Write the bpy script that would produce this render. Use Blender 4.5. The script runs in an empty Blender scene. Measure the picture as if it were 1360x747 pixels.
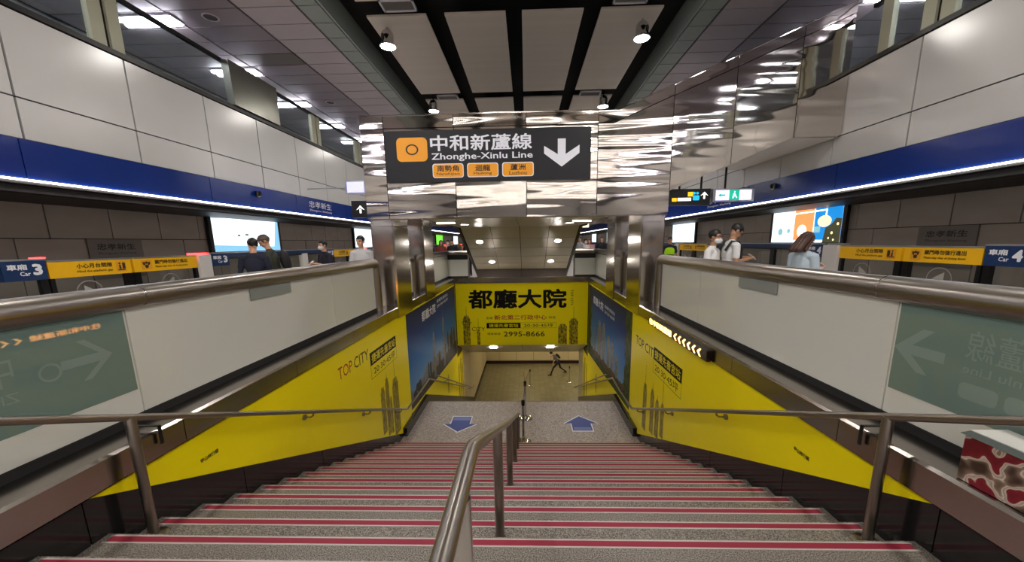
import bpy, bmesh, math, random
from mathutils import Vector, Matrix, Quaternion, noise
random.seed(7)
D = bpy.data
scene = bpy.context.scene
COL = scene.collection

# ------------------------------------------------------------------ camera
f_px, ppx, ppy = 487.64, 684.52, 408.62          # measured on the 1360 x 747 frame (a cropped wide picture)
pitch, yaw, roll = .1762, .0313, -.0155
cam = D.cameras.new('camera'); camo = D.objects.new('camera', cam); COL.objects.link(camo)
cam.sensor_fit = 'HORIZONTAL'; cam.sensor_width = 36; cam.lens = f_px / 1360 * 36
cam.shift_x = (680 - ppx) / 1360; cam.shift_y = (ppy - 373.5) / 1360
cam.clip_start = .05; cam.clip_end = 200
fwd = Vector((-math.sin(yaw) * math.cos(pitch), math.cos(yaw) * math.cos(pitch), -math.sin(pitch)))
rgt0 = Vector((math.cos(yaw), math.sin(yaw), 0)); up0 = rgt0.cross(fwd)
cr, sr = math.cos(roll), math.sin(roll)
rgt = rgt0 * cr + up0 * sr; upv = up0 * cr - rgt0 * sr
camo.matrix_world = Matrix((( rgt.x, upv.x, -fwd.x, .2), (rgt.y, upv.y, -fwd.y, 0), (rgt.z, upv.z, -fwd.z, 1.573), (0, 0, 0, 1)))
scene.camera = camo

# ------------------------------------------------------------------ world and exposure
w = D.worlds.new('world'); scene.world = w; w.use_nodes = True
w.node_tree.nodes['Background'].inputs[0].default_value = (.75, .8, .85, 1)
w.node_tree.nodes['Background'].inputs[1].default_value = .25
scene.view_settings.view_transform = 'Standard'; scene.view_settings.look = 'None'
scene.view_settings.gamma = 1; scene.view_settings.use_curve_mapping = False
scene.view_settings.exposure = 0.72
TUBE = 26.0        # strength of the ceiling tubes
WELL = 190.0      # strength of the big downlights over the stairs
DOWN = 60.0        # strength of the downlight discs

# ------------------------------------------------------------------ materials
def lin(h):
    h = h.lstrip('#'); c = [int(h[i:i + 2], 16) / 255 for i in (0, 2, 4)]
    return tuple(x / 12.92 if x <= .04045 else ((x + .055) / 1.055) ** 2.4 for x in c) + (1,)
MATS = {}
def mat(name, col='#808080', rough=.5, metal=0., emit=0., var=0., vscale=3., vstretch=(1, 1, 1), bump=0., bscale=20., bstretch=None,
        col2=None, coat=0., spec=None, detail=3., contrast=None, perobj=False, bdet=2.):
    if name in MATS: return MATS[name]
    m = D.materials.new(name); m.use_nodes = True; nt = m.node_tree; N = nt.nodes; L = nt.links
    b = N['Principled BSDF']; c = lin(col)
    b.inputs['Base Color'].default_value = c; b.inputs['Roughness'].default_value = rough; b.inputs['Metallic'].default_value = metal
    if coat: b.inputs['Coat Weight'].default_value = coat; b.inputs['Coat Roughness'].default_value = .06
    if spec is not None: b.inputs['Specular IOR Level'].default_value = spec
    if emit:
        b.inputs['Emission Color'].default_value = c; b.inputs['Emission Strength'].default_value = emit
    geo = N.new('ShaderNodeNewGeometry') if (var or bump or col2) else None
    def noise_tex(scale, stretch, det=3.):
        mp = N.new('ShaderNodeMapping'); mp.inputs['Scale'].default_value = stretch
        L.new(geo.outputs['Position'], mp.inputs['Vector'])
        n = N.new('ShaderNodeTexNoise'); n.inputs['Scale'].default_value = scale; n.inputs['Detail'].default_value = det
        L.new(mp.outputs[0], n.inputs['Vector']); return n
    if var or col2:
        n = noise_tex(vscale, vstretch, detail)
        r = N.new('ShaderNodeValToRGB')
        lo, hi = contrast or (.3, .7)
        r.color_ramp.elements[0].position = lo; r.color_ramp.elements[1].position = hi
        a = tuple(min(1, x * (1 - var)) for x in c[:3]) + (1,)
        bcol = lin(col2) if col2 else tuple(min(1, x * (1 + var)) for x in c[:3]) + (1,)
        r.color_ramp.elements[0].color = a if not col2 else c; r.color_ramp.elements[1].color = bcol
        L.new(n.outputs['Fac'], r.inputs[0]); L.new(r.outputs[0], b.inputs['Base Color'])
    if bump:
        n = noise_tex(bscale, bstretch or (1, 1, 1), bdet)
        if perobj:
            oi = N.new('ShaderNodeObjectInfo'); mu = N.new('ShaderNodeMath'); mu.operation = 'MULTIPLY'; mu.inputs[1].default_value = 40
            L.new(oi.outputs['Random'], mu.inputs[0]); cx = N.new('ShaderNodeCombineXYZ'); L.new(mu.outputs[0], cx.inputs[1])
            L.new(cx.outputs[0], n.inputs['Vector'].links[0].from_node.inputs['Location'])
        bp = N.new('ShaderNodeBump'); bp.inputs['Strength'].default_value = 1.; bp.inputs['Distance'].default_value = bump
        L.new(n.outputs['Fac'], bp.inputs['Height']); L.new(bp.outputs[0], b.inputs['Normal'])
    MATS[name] = m; return m

M_white = mat('white enamel panel', '#cac8c6', .22, var=.04, vscale=.8, bump=.0012, bscale=1.4)
M_gap = mat('dark joint', '#1b1a1b', .7)
M_trimdark = mat('dark brown metal trim', '#2a2826', .4, .5)
M_blue = mat('blue enamel', '#062b7a', .22, var=.1, vscale=.9)
M_led = mat('led strip', '#fff8f2', emit=9.)
M_soffdark = mat('black soffit', '#121112', .5)
M_track = mat('taupe track wall panel', '#938984', .38, var=.06, vscale=1.2, vstretch=(1, 1, 3))
M_trackbed = mat('track bed', '#242120', .9)
M_plate = mat('dark station plate', '#6b6360', .4)
M_steel = mat('brushed stainless steel', '#bdb6b0', .16, 1., var=.05, vscale=3, vstretch=(1, 1, 12))
M_steelw = mat('wavy stainless cladding', '#bdb5ae', .06, 1., bump=.015, bscale=.62, bstretch=(.7, 1, 8.5), perobj=True, bdet=0.)
M_rail = mat('satin steel handrail', '#9a938c', .3, 1.)
M_curb = mat('satin steel curb', '#a8a19b', .2, 1., var=.08, vscale=2.)
M_glass = mat('frosted pale green glass', '#dadad0', .03, spec=.5)
M_glasstop = mat('frosted glass with sign behind', '#71867f', .02, spec=.6)
M_ghost = mat('ghost letters behind glass', '#84968f', .15)
M_yellow = mat('yellow vinyl', '#fbe600', .35, spec=.3)
M_black = mat('black print', '#0b0a08', .5, spec=.2)
M_red = mat('red print', '#b3271e', .4)
M_granblk = mat('polished black granite', '#1d1b1c', .12, var=.3, vscale=60)
M_step = mat('speckled granite step', '#443f3a', .5, col2='#a1988c', vscale=130, detail=4, contrast=(.38, .66))
M_landing = mat('pinkish granite landing', '#7d736f', .38, col2='#c4b8b0', vscale=42, detail=5, contrast=(.35, .65))
M_tred = mat('red tread strip', '#8c1a34', .6)
M_tline = mat('pale tread line', '#b5aba5', .5)
M_ceil = mat('mauve grey ceiling tile', '#bdb2b6', .45, var=.03, vscale=1.2)
M_ceild = mat('dark mauve ceiling tile', '#8f8489', .45)
M_ceilb = mat('brown access ceiling tile', '#6b6258', .5)
M_ceilg = mat('green grey ceiling tile', '#9aa39c', .45)
M_blk = mat('matt black void', '#060606', .9)
M_cpan = mat('ivory ceiling raft', '#ded3c5', .4, var=.04, vscale=1.2, vstretch=(.05, 3, 1))
M_chrome = mat('chrome', '#cfcfd2', .08, 1.)
M_sign = mat('charcoal sign face', '#202024', .4, spec=.3)
M_signw = mat('white sign print', '#e2e2ea', .5, emit=.12)
M_orange = mat('orange sign print', '#f2a015', .45, emit=.1)
M_signblk = mat('black sign print', '#15120e', .5)
M_soffit = mat('beige grey soffit panel', '#bfb6a0', .32)
M_soffd = mat('dark soffit trim', '#3b352a', .4)
M_tube = mat('light tube', '#f4f2ff', emit=TUBE)
M_tube2 = mat('dimmer light tube', '#fff8f0', emit=10)
M_lampw = mat('downlight disc', '#fff8ee', emit=DOWN)
M_lampw2 = mat('large downlight lens', '#fffaf2', emit=WELL)
M_housing = mat('white lamp housing', '#dcdce4', .35)
M_postc = mat('cream post', '#b9b8a0', .5)
M_floor = mat('platform granite floor', '#c9c4be', .3, var=.1, vscale=30)
M_beige = mat('beige wall panel', '#c9b890', .35)
M_gateblk = mat('black gate frame', '#0b0b0d', .3)
M_gatebl = mat('navy gate header', '#12305c', .35)
M_gatew = mat('white gate pillar', '#d5d0cc', .4)
M_redlamp = mat('red gate lamp', '#ff2a2a', emit=7.)
M_gatey = mat('yellow gate header', '#f2b80a', .4)
M_alu = mat('aluminium edge', '#b9bcc0', .3, .9)
M_textw = mat('white print', '#e8e8ee', .5)
M_ringw = mat('faded white print', '#a8a49e', .5)
M_textb = mat('dark print', '#3a2c10', .5)
M_arrowb = mat('blue floor sticker', '#3a4a92', .5)
M_arrowl = mat('light blue floor sticker', '#6d7ab8', .5)
def clear_glass(name, col, alpha):
    m = D.materials.new(name); m.use_nodes = True; nt = m.node_tree; N = nt.nodes; L = nt.links
    N.remove(N['Principled BSDF']); out = N['Material Output']
    t = N.new('ShaderNodeBsdfTransparent'); t.inputs[0].default_value = lin(col)
    g = N.new('ShaderNodeBsdfGlossy'); g.inputs['Roughness'].default_value = .03
    lw = N.new('ShaderNodeLayerWeight'); lw.inputs[0].default_value = .5
    pw = N.new('ShaderNodeMath'); pw.operation = 'POWER'; L.new(lw.outputs['Facing'], pw.inputs[0]); pw.inputs[1].default_value = 4
    ma = N.new('ShaderNodeMath'); ma.operation = 'MULTIPLY_ADD'; L.new(pw.outputs[0], ma.inputs[0]); ma.inputs[1].default_value = .7; ma.inputs[2].default_value = .04
    mx = N.new('ShaderNodeMixShader'); L.new(ma.outputs[0], mx.inputs[0]); L.new(t.outputs[0], mx.inputs[1]); L.new(g.outputs[0], mx.inputs[2])
    L.new(mx.outputs[0], out.inputs[0]); return m
M_clear = clear_glass('clear glass', '#eaf0ee', 1)
M_gateglass = clear_glass('gate glass', '#f2f5f2', 1)

# ------------------------------------------------------------------ mesh builder
class B:
    def __init__(s): s.v = []; s.f = []; s.m = []; s.sm = []; s.mats = []
    def mi(s, m):
        if m not in s.mats: s.mats.append(m)
        return s.mats.index(m)
    def poly(s, pts, m, smooth=False):
        o = len(s.v); s.v += [tuple(p) for p in pts]; s.f.append(tuple(range(o, o + len(pts)))); s.m.append(s.mi(m)); s.sm.append(smooth); return s
    def faces(s, vs, fs, m, smooth=False):
        o = len(s.v); s.v += [tuple(p) for p in vs]; i = s.mi(m)
        for q in fs: s.f.append(tuple(o + k for k in q)); s.m.append(i); s.sm.append(smooth)
        return s
    def box(s, x0, x1, y0, y1, z0, z1, m):
        x0, x1 = min(x0, x1), max(x0, x1); y0, y1 = min(y0, y1), max(y0, y1); z0, z1 = min(z0, z1), max(z0, z1)
        vs = [(x0, y0, z0), (x1, y0, z0), (x1, y1, z0), (x0, y1, z0), (x0, y0, z1), (x1, y0, z1), (x1, y1, z1), (x0, y1, z1)]
        return s.faces(vs, [(0, 3, 2, 1), (4, 5, 6, 7), (0, 1, 5, 4), (1, 2, 6, 5), (2, 3, 7, 6), (3, 0, 4, 7)], m)
    def prism(s, pts, off, m):
        n = len(pts); off = Vector(off); a = [Vector(p) for p in pts]
        nrm = Vector((0, 0, 0))
        for i in range(n): nrm += a[i].cross(a[(i + 1) % n])
        if nrm.dot(off) > 0: a.reverse()
        bb = [p + off for p in a]
        fs = [tuple(range(n)), tuple(range(2 * n - 1, n - 1, -1))] + [((i + 1) % n, i, n + i, n + (i + 1) % n) for i in range(n)]
        return s.faces(a + bb, fs, m)
    def tube(s, path, r, m, n=12, caps=True):
        P = [Vector(p) for p in path]; k = len(P); rings = []
        R = r if isinstance(r, (list, tuple)) else [r] * k
        ref = None
        for i in range(k):
            t = (P[min(i + 1, k - 1)] - P[max(i - 1, 0)]).normalized()
            if ref is None:
                ref = Vector((0, 0, 1)) if abs(t.z) < .9 else Vector((1, 0, 0))
            u = (ref - t * ref.dot(t)).normalized(); ref = u; v = t.cross(u)
            rings.append([P[i] + (u * math.cos(2 * math.pi * j / n) + v * math.sin(2 * math.pi * j / n)) * R[i] for j in range(n)])
        vs = [p for rg in rings for p in rg]
        fs = [(i * n + j, i * n + (j + 1) % n, (i + 1) * n + (j + 1) % n, (i + 1) * n + j) for i in range(k - 1) for j in range(n)]
        s.faces(vs, fs, m, True)
        if caps:
            s.poly(list(reversed(rings[0])), m); s.poly(rings[-1], m)
        return s
    def lathe(s, c, prof, m, n=20):
        vs = [(c[0] + r * math.cos(2 * math.pi * j / n), c[1] + r * math.sin(2 * math.pi * j / n), c[2] + z) for r, z in prof for j in range(n)]
        fs = [(i * n + j, i * n + (j + 1) % n, (i + 1) * n + (j + 1) % n, (i + 1) * n + j) for i in range(len(prof) - 1) for j in range(n)]
        return s.faces(vs, fs, m, True)
    def disc(s, c, r, m, n=20, down=True):
        pts = [(c[0] + r * math.cos(2 * math.pi * j / n), c[1] + r * math.sin(2 * math.pi * j / n), c[2]) for j in range(n)]
        return s.poly(list(reversed(pts)) if down else pts, m)
    def obj(s, name, parent=None, label=None, cat=None, group=None, kind=None, loc=None):
        o_ = Vector(loc) if loc is not None else (wloc(parent) if parent else Vector((0, 0, 0)))
        me = D.meshes.new(name); me.from_pydata([tuple(Vector(p) - o_) for p in s.v], [], s.f)
        for m in s.mats: me.materials.append(m)
        me.polygons.foreach_set('material_index', s.m); me.polygons.foreach_set('use_smooth', s.sm); me.update()
        o = D.objects.new(name, me); COL.objects.link(o)
        if parent: o.parent = parent
        elif loc is not None: o.location = loc
        return tag(o, label, cat, group, kind)
def wloc(o):
    v = Vector(o.location)
    while o.parent: o = o.parent; v += Vector(o.location)
    return v
def tag(o, label=None, cat=None, group=None, kind=None):
    if label: o['label'] = label
    if cat: o['category'] = cat
    if group: o['group'] = group
    if kind: o['kind'] = kind
    return o
def thing(name, label=None, cat=None, loc=(0, 0, 0), group=None, kind=None):
    o = D.objects.new(name, None); o.empty_display_size = .2; COL.objects.link(o); o.location = loc
    return tag(o, label, cat, group, kind)

# flat print on a wall plane: L = wall at x = const seen from +x (right is +y), R = wall seen from -x (right is -y), F = faces -y
def mapper(face, c):
    if face == 'L': return lambda u, v, d=0: Vector((c + d, u, v))
    if face == 'R': return lambda u, v, d=0: Vector((c - d, u, v))
    if face == 'F': return lambda u, v, d=0: Vector((u, c - d, v))
    if face == 'G': return lambda u, v, d=0: Vector((u, v, c + d))        # lies on a floor
_tc = {}
def text(s, face, c, u0, u1, v0, v1, m, parent, name='lettering', bold=.0, d=.002, mirror=False, label=None, keep=False):
    key = (s, bold)
    if key not in _tc:
        cu = D.curves.new('t', 'FONT'); cu.body = s; cu.resolution_u = 2
        ob = D.objects.new('t', cu); COL.objects.link(ob)
        dg = bpy.context.evaluated_depsgraph_get(); dg.update()
        me = ob.evaluated_get(dg).to_mesh()
        vs = [Vector(v.co) for v in me.vertices]; fs = [tuple(p.vertices) for p in me.polygons]
        ob.evaluated_get(dg).to_mesh_clear(); D.objects.remove(ob); D.curves.remove(cu)
        if bold:
            n0 = len(vs); V2 = list(vs); F2 = list(fs)
            for q in range(8):
                o_ = Vector((math.cos(q * math.pi / 4), math.sin(q * math.pi / 4), 0)) * bold + Vector((0, 0, .00016 * (q + 1)))
                base = len(V2); V2 += [v + o_ for v in vs]; F2 += [tuple(base + i for i in f_) for f_ in fs]
            vs, fs = V2, F2
        _tc[key] = (vs, fs)
    vs, fs = _tc[key]
    ax0 = min(v.x for v in vs); ax1 = max(v.x for v in vs); ay0 = min(v.y for v in vs); ay1 = max(v.y for v in vs)
    mp = mapper(face, c); b = B(); out = []
    for v in vs:
        a = (v.x - ax0) / (ax1 - ax0); 
        if mirror: a = 1 - a
        out.append(mp(u0 + (u1 - u0) * a, v0 + (v1 - v0) * (v.y - ay0) / (ay1 - ay0), d + v.z))
    b.faces(out, fs, m)
    return b.obj(name, parent, label)
def art(face, c, polys, m, parent, name, d=.0015, label=None):
    mp = mapper(face, c); b = B()
    for p in polys: b.poly([mp(u, v, d) for u, v in p], m)
    return b.obj(name, parent, label)
def rrect(u0, u1, v0, v1, r, n=5):
    pts = []
    for cu_, cv_, a0 in ((u1 - r, v1 - r, 0), (u0 + r, v1 - r, 90), (u0 + r, v0 + r, 180), (u1 - r, v0 + r, 270)):
        for i in range(n + 1):
            a = math.radians(a0 + 90 * i / n); pts.append((cu_ + r * math.cos(a), cv_ + r * math.sin(a)))
    return pts
def circle(u, v, r, n=24, ru=None):
    return [(u + (ru or r) * math.cos(2 * math.pi * i / n), v + r * math.sin(2 * math.pi * i / n)) for i in range(n)]
def ring(u, v, r, t, n=28, ru=None):
    ru = ru or r; q = []
    for i in range(n):
        a, b_ = 2 * math.pi * i / n, 2 * math.pi * (i + 1) / n; k = 1 - t
        q.append([(u + ru * math.cos(a), v + r * math.sin(a)), (u + ru * math.cos(b_), v + r * math.sin(b_)),
                  (u + ru * k * math.cos(b_), v + r * k * math.sin(b_)), (u + ru * k * math.cos(a), v + r * k * math.sin(a))])
    return q
SIDE = {-1: 'left', 1: 'right'}
FACE = {-1: 'L', 1: 'R'}
Y0, Y1 = -28., 64.

# ================================================================== STRUCTURE
# platform floors and slabs round the stairwell
for s in (-1, 1):
    B().box(s * 2.62, s * 5.98, Y0, Y1, -.35, 0, M_floor).obj('floor', label='grey granite platform floor along the %s side of the stairwell' % SIDE[s], kind='structure')
    B().box(s * 5.98, s * 9.3, Y0, Y1, -1.5, -1.2, M_trackbed).obj('floor', label='dark track bed behind the %s platform gates' % SIDE[s], kind='structure')
    B().box(s * 5.96, s * 6.1, Y0, Y1, -1.2, -.002, M_trackbed).obj('wall_%s' % SIDE[s], label='concrete face below the %s platform edge' % SIDE[s], kind='structure')
B().box(-2.62, 2.62, Y0, 1.40, -.35, 0, M_floor).obj('floor', label='grey floor at the head of the stairs', kind='structure')
B().box(-2.62, 2.62, 14.2, Y1, -.35, 0, M_floor).obj('floor', label='grey platform floor beyond the stairwell', kind='structure')
B().box(-9.4, 9.4, Y1, Y1 + .2, -1.5, 6.2, M_track).obj('wall_back', label='plain end wall at the far end of the platforms', kind='structure')
B().box(-9.4, 9.4, Y0 - .2, Y0, -1.5, 6.2, M_white).obj('wall_front', label='plain end wall behind the viewer', kind='structure')
B().box(-5.9, 5.9, Y0, Y0 + .05, 1.3, 4.2, M_white).obj('wall_front', label='added white reflector band on the end wall behind the viewer', kind='structure')  # unseen band added to brighten the reflections in the steel columns

# stairwell side walls (backing), black granite skirting, yellow and poster panels
YL = lambda y: .02 - .4737 * (y - 1.97)         # lower edge of the yellow sheet
NOSE = lambda y: -2.7 - .4505 * (y - 9.42)      # nosing line of the lower flight
for s in (-1, 1):
    B().box(s * 2.64, s * 2.9, .2, 24.3 if s < 0 else 16.5, -7.2, -.01, M_granblk).obj('wall_%s' % SIDE[s], label='backing wall of the stairwell on the %s' % SIDE[s], kind='structure')
    sk = thing('baseboard_%s' % SIDE[s], 'polished black granite skirting stepping down the %s stair wall' % SIDE[s], kind='structure')
    ys = [.2, 1.97, 3.2, 4.5, 5.8, 7.1, 7.55, 9.42]
    for a, b_ in zip(ys, ys[1:]):
        za, zb = (min(.02, YL(a)), min(.02, YL(b_))) if b_ <= 7.56 else (-2.5, -2.5)
        za = .02 if a < 1.97 else za
        if a >= 7.5: pts = [(a + .004, -2.75), (b_ - .004, -2.75), (b_ - .004, -2.5), (a + .004, -2.5)]
        else: pts = [(a + .004, -3.), (b_ - .004, -3.), (b_ - .004, zb), (a + .004, za)]
        th = .11 if a >= 7.5 else .02
        mp = mapper(FACE[s], s * 2.62)
        B().prism([mp(u, v, 0) for u, v in pts], (-s * th, 0, 0), M_granblk).obj('granite_panel', sk)
    mp = mapper(FACE[s], s * 2.62)
    B().prism([mp(u, v) for u, v in [(9.42, -2.95), (18.4, -7), (24 if s < 0 else 18.41, -7), (24 if s < 0 else 18.41, -6.55), (18.2, -6.45), (9.42, -2.5)]] if s < 0 else [mp(u, v) for u, v in [(9.42, -2.95), (16.5, -6.2), (16.5, -5.7), (9.42, -2.5)]], (-s * .03, 0, 0), M_granblk).obj('lower_granite_panel', sk)

# back wall of the well (carries the big yellow sheet)
B().box(-2.62, 2.62, 14.12, 14.4, -2.45, -.0, M_granblk).obj('wall_back', label='backing wall across the end of the stairwell', kind='structure')

# stainless curb round the well
for s in (-1, 1):
    cb = thing('trim_1', 'satin stainless curb capping the %s stair wall under the glass' % SIDE[s], kind='structure')
    ysj = [-4, -1.8, -.3, 1.17, 2.66, 4.13, 5.6, 7.08, 8.55, 10.02, 11.5, 12.97, 14.38]
    for a, b_ in zip(ysj, ysj[1:]):
        prof = [(2.56, .03), (2.56, .215), (2.575, .235), (2.95, .235), (2.95, .0), (2.70, 0), (2.70, .03)]
        B().prism([(s * x, a + .003, z) for x, z in prof], (0, b_ - a - .006, 0), M_curb).obj('curb_panel', cb)
    B().box(s * 2.6, s * 2.93, -4, 14.3, -.0, .22, M_gap).obj('core', cb)
    # small flat bracket standing on the curb by the handrail post
    br = B(); br.box(s * 2.53, s * 2.7, 2.44, 2.46, .266, .274, M_trimdark); br.box(s * 2.53, s * 2.54, 2.44, 2.46, .13, .274, M_trimdark)
    br.obj('bracket', cb)
cb = thing('trim_1', 'satin stainless curb across the back wall above the big yellow advertisement', kind='structure')
xs = [-2.56, -1.6, -.55, .5, 1.55, 2.56]
for a, b_ in zip(xs, xs[1:]):
    B().box(a + .003, b_ - .003, 14.06, 14.38, .03, .235, M_curb).obj('curb_panel', cb)

# ------------------------------------------------------------------ the staircase
st = thing('staircase', 'wide speckled granite stairs with red tread strips going down', 'stairs', (0, 1.4, 0))
for k in range(-1, 16):
    y = 2.031 + .3328 * k + .035; z = -.3 - .15 * k; yp = y - .3328
    b = B(); b.box(-2.618, 2.618, yp - .03, y, z - .15 - (.0 if k < 15 else 0), z, M_step)
    step = b.obj('step', st)
    if k == -1: proto = {}
    for nm, a0, a1, m, x0 in (('nosing_strip', .012 + .012, .068, M_tred, 2.54), ('nosing_line', .012, .024, M_tline, 2.56), ('nosing_line', .068, .080, M_tline, 2.56)):
        B().box(-x0, x0, y - a1, y - a0, z, z + .003, m).obj(nm, step)
B().prism([(-2.6, 1.36, -.36), (-2.6, 7.1, -2.95), (-2.6, 7.1, -3.3), (-2.6, 1.36, -.75)], (5.2, 0, 0), M_granblk).obj('underside', st)

ld = thing('floor', 'pinkish granite landing between the two flights', kind='structure')
ycuts = [7.03, 7.62, 8.22, 8.82, 9.42]; xcuts = [-2.62, -1.75, -.875, 0, .875, 1.75, 2.62]
slab = {}
for i in range(4):
    for j in range(6):
        B().box(xcuts[j] + .0015, xcuts[j + 1] - .0015, ycuts[i] + .0015, ycuts[i + 1] - .0015, -2.76, -2.7, M_landing).obj('slab', ld)
B().box(-2.6, 2.6, 7.03, 9.42, -2.95, -2.725, M_gap).obj('bed', ld)
B().box(-2.5, 2.5, 9.37, 9.41, -2.7, -2.697, mat('brown edge strip', '#8a6d66', .5)).obj('nosing_strip', ld)
B().prism([(-2.6, 9.42, -2.86), (-2.6, 18.3, -6.86), (-2.6, 18.3, -7.1), (-2.6, 9.42, -3.2)], (5.2, 0, 0), M_step).obj('stair_flight', label='lower stair flight hidden beyond the landing edge', cat='stairs')

# lower hall
def tile_mat():
    m = D.materials.new('olive floor tile'); m.use_nodes = True; nt = m.node_tree; N = nt.nodes; L = nt.links; b = N['Principled BSDF']
    g = N.new('ShaderNodeNewGeometry'); br = N.new('ShaderNodeTexBrick'); br.offset = 0
    br.inputs['Scale'].default_value = 1; br.inputs['Brick Width'].default_value = .3; br.inputs['Row Height'].default_value = .3
    br.inputs['Mortar Size'].default_value = .006; br.inputs['Color1'].default_value = lin('#8a8262'); br.inputs['Color2'].default_value = lin('#7d765a')
    br.inputs['Mortar'].default_value = lin('#55503e')
    L.new(g.outputs['Position'], br.inputs['Vector']); L.new(br.outputs['Color'], b.inputs['Base Color']); b.inputs['Roughness'].default_value = .3
    return m
B().box(-2.95, 9, 18.2, 26, -6.9, -6.7, tile_mat()).obj('floor', label='olive tiled floor of the lower concourse', kind='structure')
wl = thing('wall_back', 'cream panelled wall of the lower concourse', kind='structure')
for i in range(10):
    x0 = -2.93 + i * 1.19
    B().box(x0 + .01, x0 + 1.18, 24.3, 24.36, -6.48, -3.6, M_beige).obj('wall_panel', wl)
B().box(-2.95, 9, 24.36, 24.5, -6.9, -3.5, M_gap).obj('backing', wl)
B().box(-2.95, 9, 24.26, 24.36, -6.7, -6.5, mat('dark red skirting', '#2a1210', .3)).obj('skirting', wl)
wl = thing('wall_left', 'beige panelled side wall of the lower passage', kind='structure')
for a, b_ in ((15.34, 17.3), (17.3, 19.7), (19.7, 22), (22, 24.3)):
    B().box(-2.66, -2.62, a + .01, b_ - .01, -6.45, -2.9, M_beige).obj('wall_panel', wl)
B().box(2.62, 3.0, 15.3, 16.6, -7, -2.6, M_soffit).obj('wall_right', label='grey pier at the foot of the lower passage on the right', kind='structure')
B().box(8.9, 9.1, 16, 26, -7, -3.6, M_beige).obj('wall_right', label='far side wall of the lower concourse', kind='structure')
cl = thing('ceiling', 'sloping beige ceiling panels over the lower flight', kind='structure')
for i in range(4):
    x0 = -2.6 + i * 1.3
    for ya, yb in ((14.1, 15.6), (15.6, 17.1)):
        za, zb = -2.46 - .40 * (ya - 14.1), -2.46 - .40 * (yb - 14.1)
        B().prism([(x0 + .008, ya + .008, za), (x0 + 1.292, ya + .008, za), (x0 + 1.292, yb - .008, zb), (x0 + .008, yb - .008, zb)], (0, 0, .04), M_soffit).obj('ceiling_panel', cl)
B().prism([(-2.62, 14.14, -2.425), (-2.62, 17.1, -3.60), (-2.62, 17.1, -3.4), (-2.62, 14.14, -2.2)], (5.24, 0, 0), M_gap).obj('backing', cl)
B().box(-2.95, 9, 17.1, 26, -3.66, -3.5, M_soffit).obj('ceiling', label='flat ceiling of the lower concourse', kind='structure')

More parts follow.
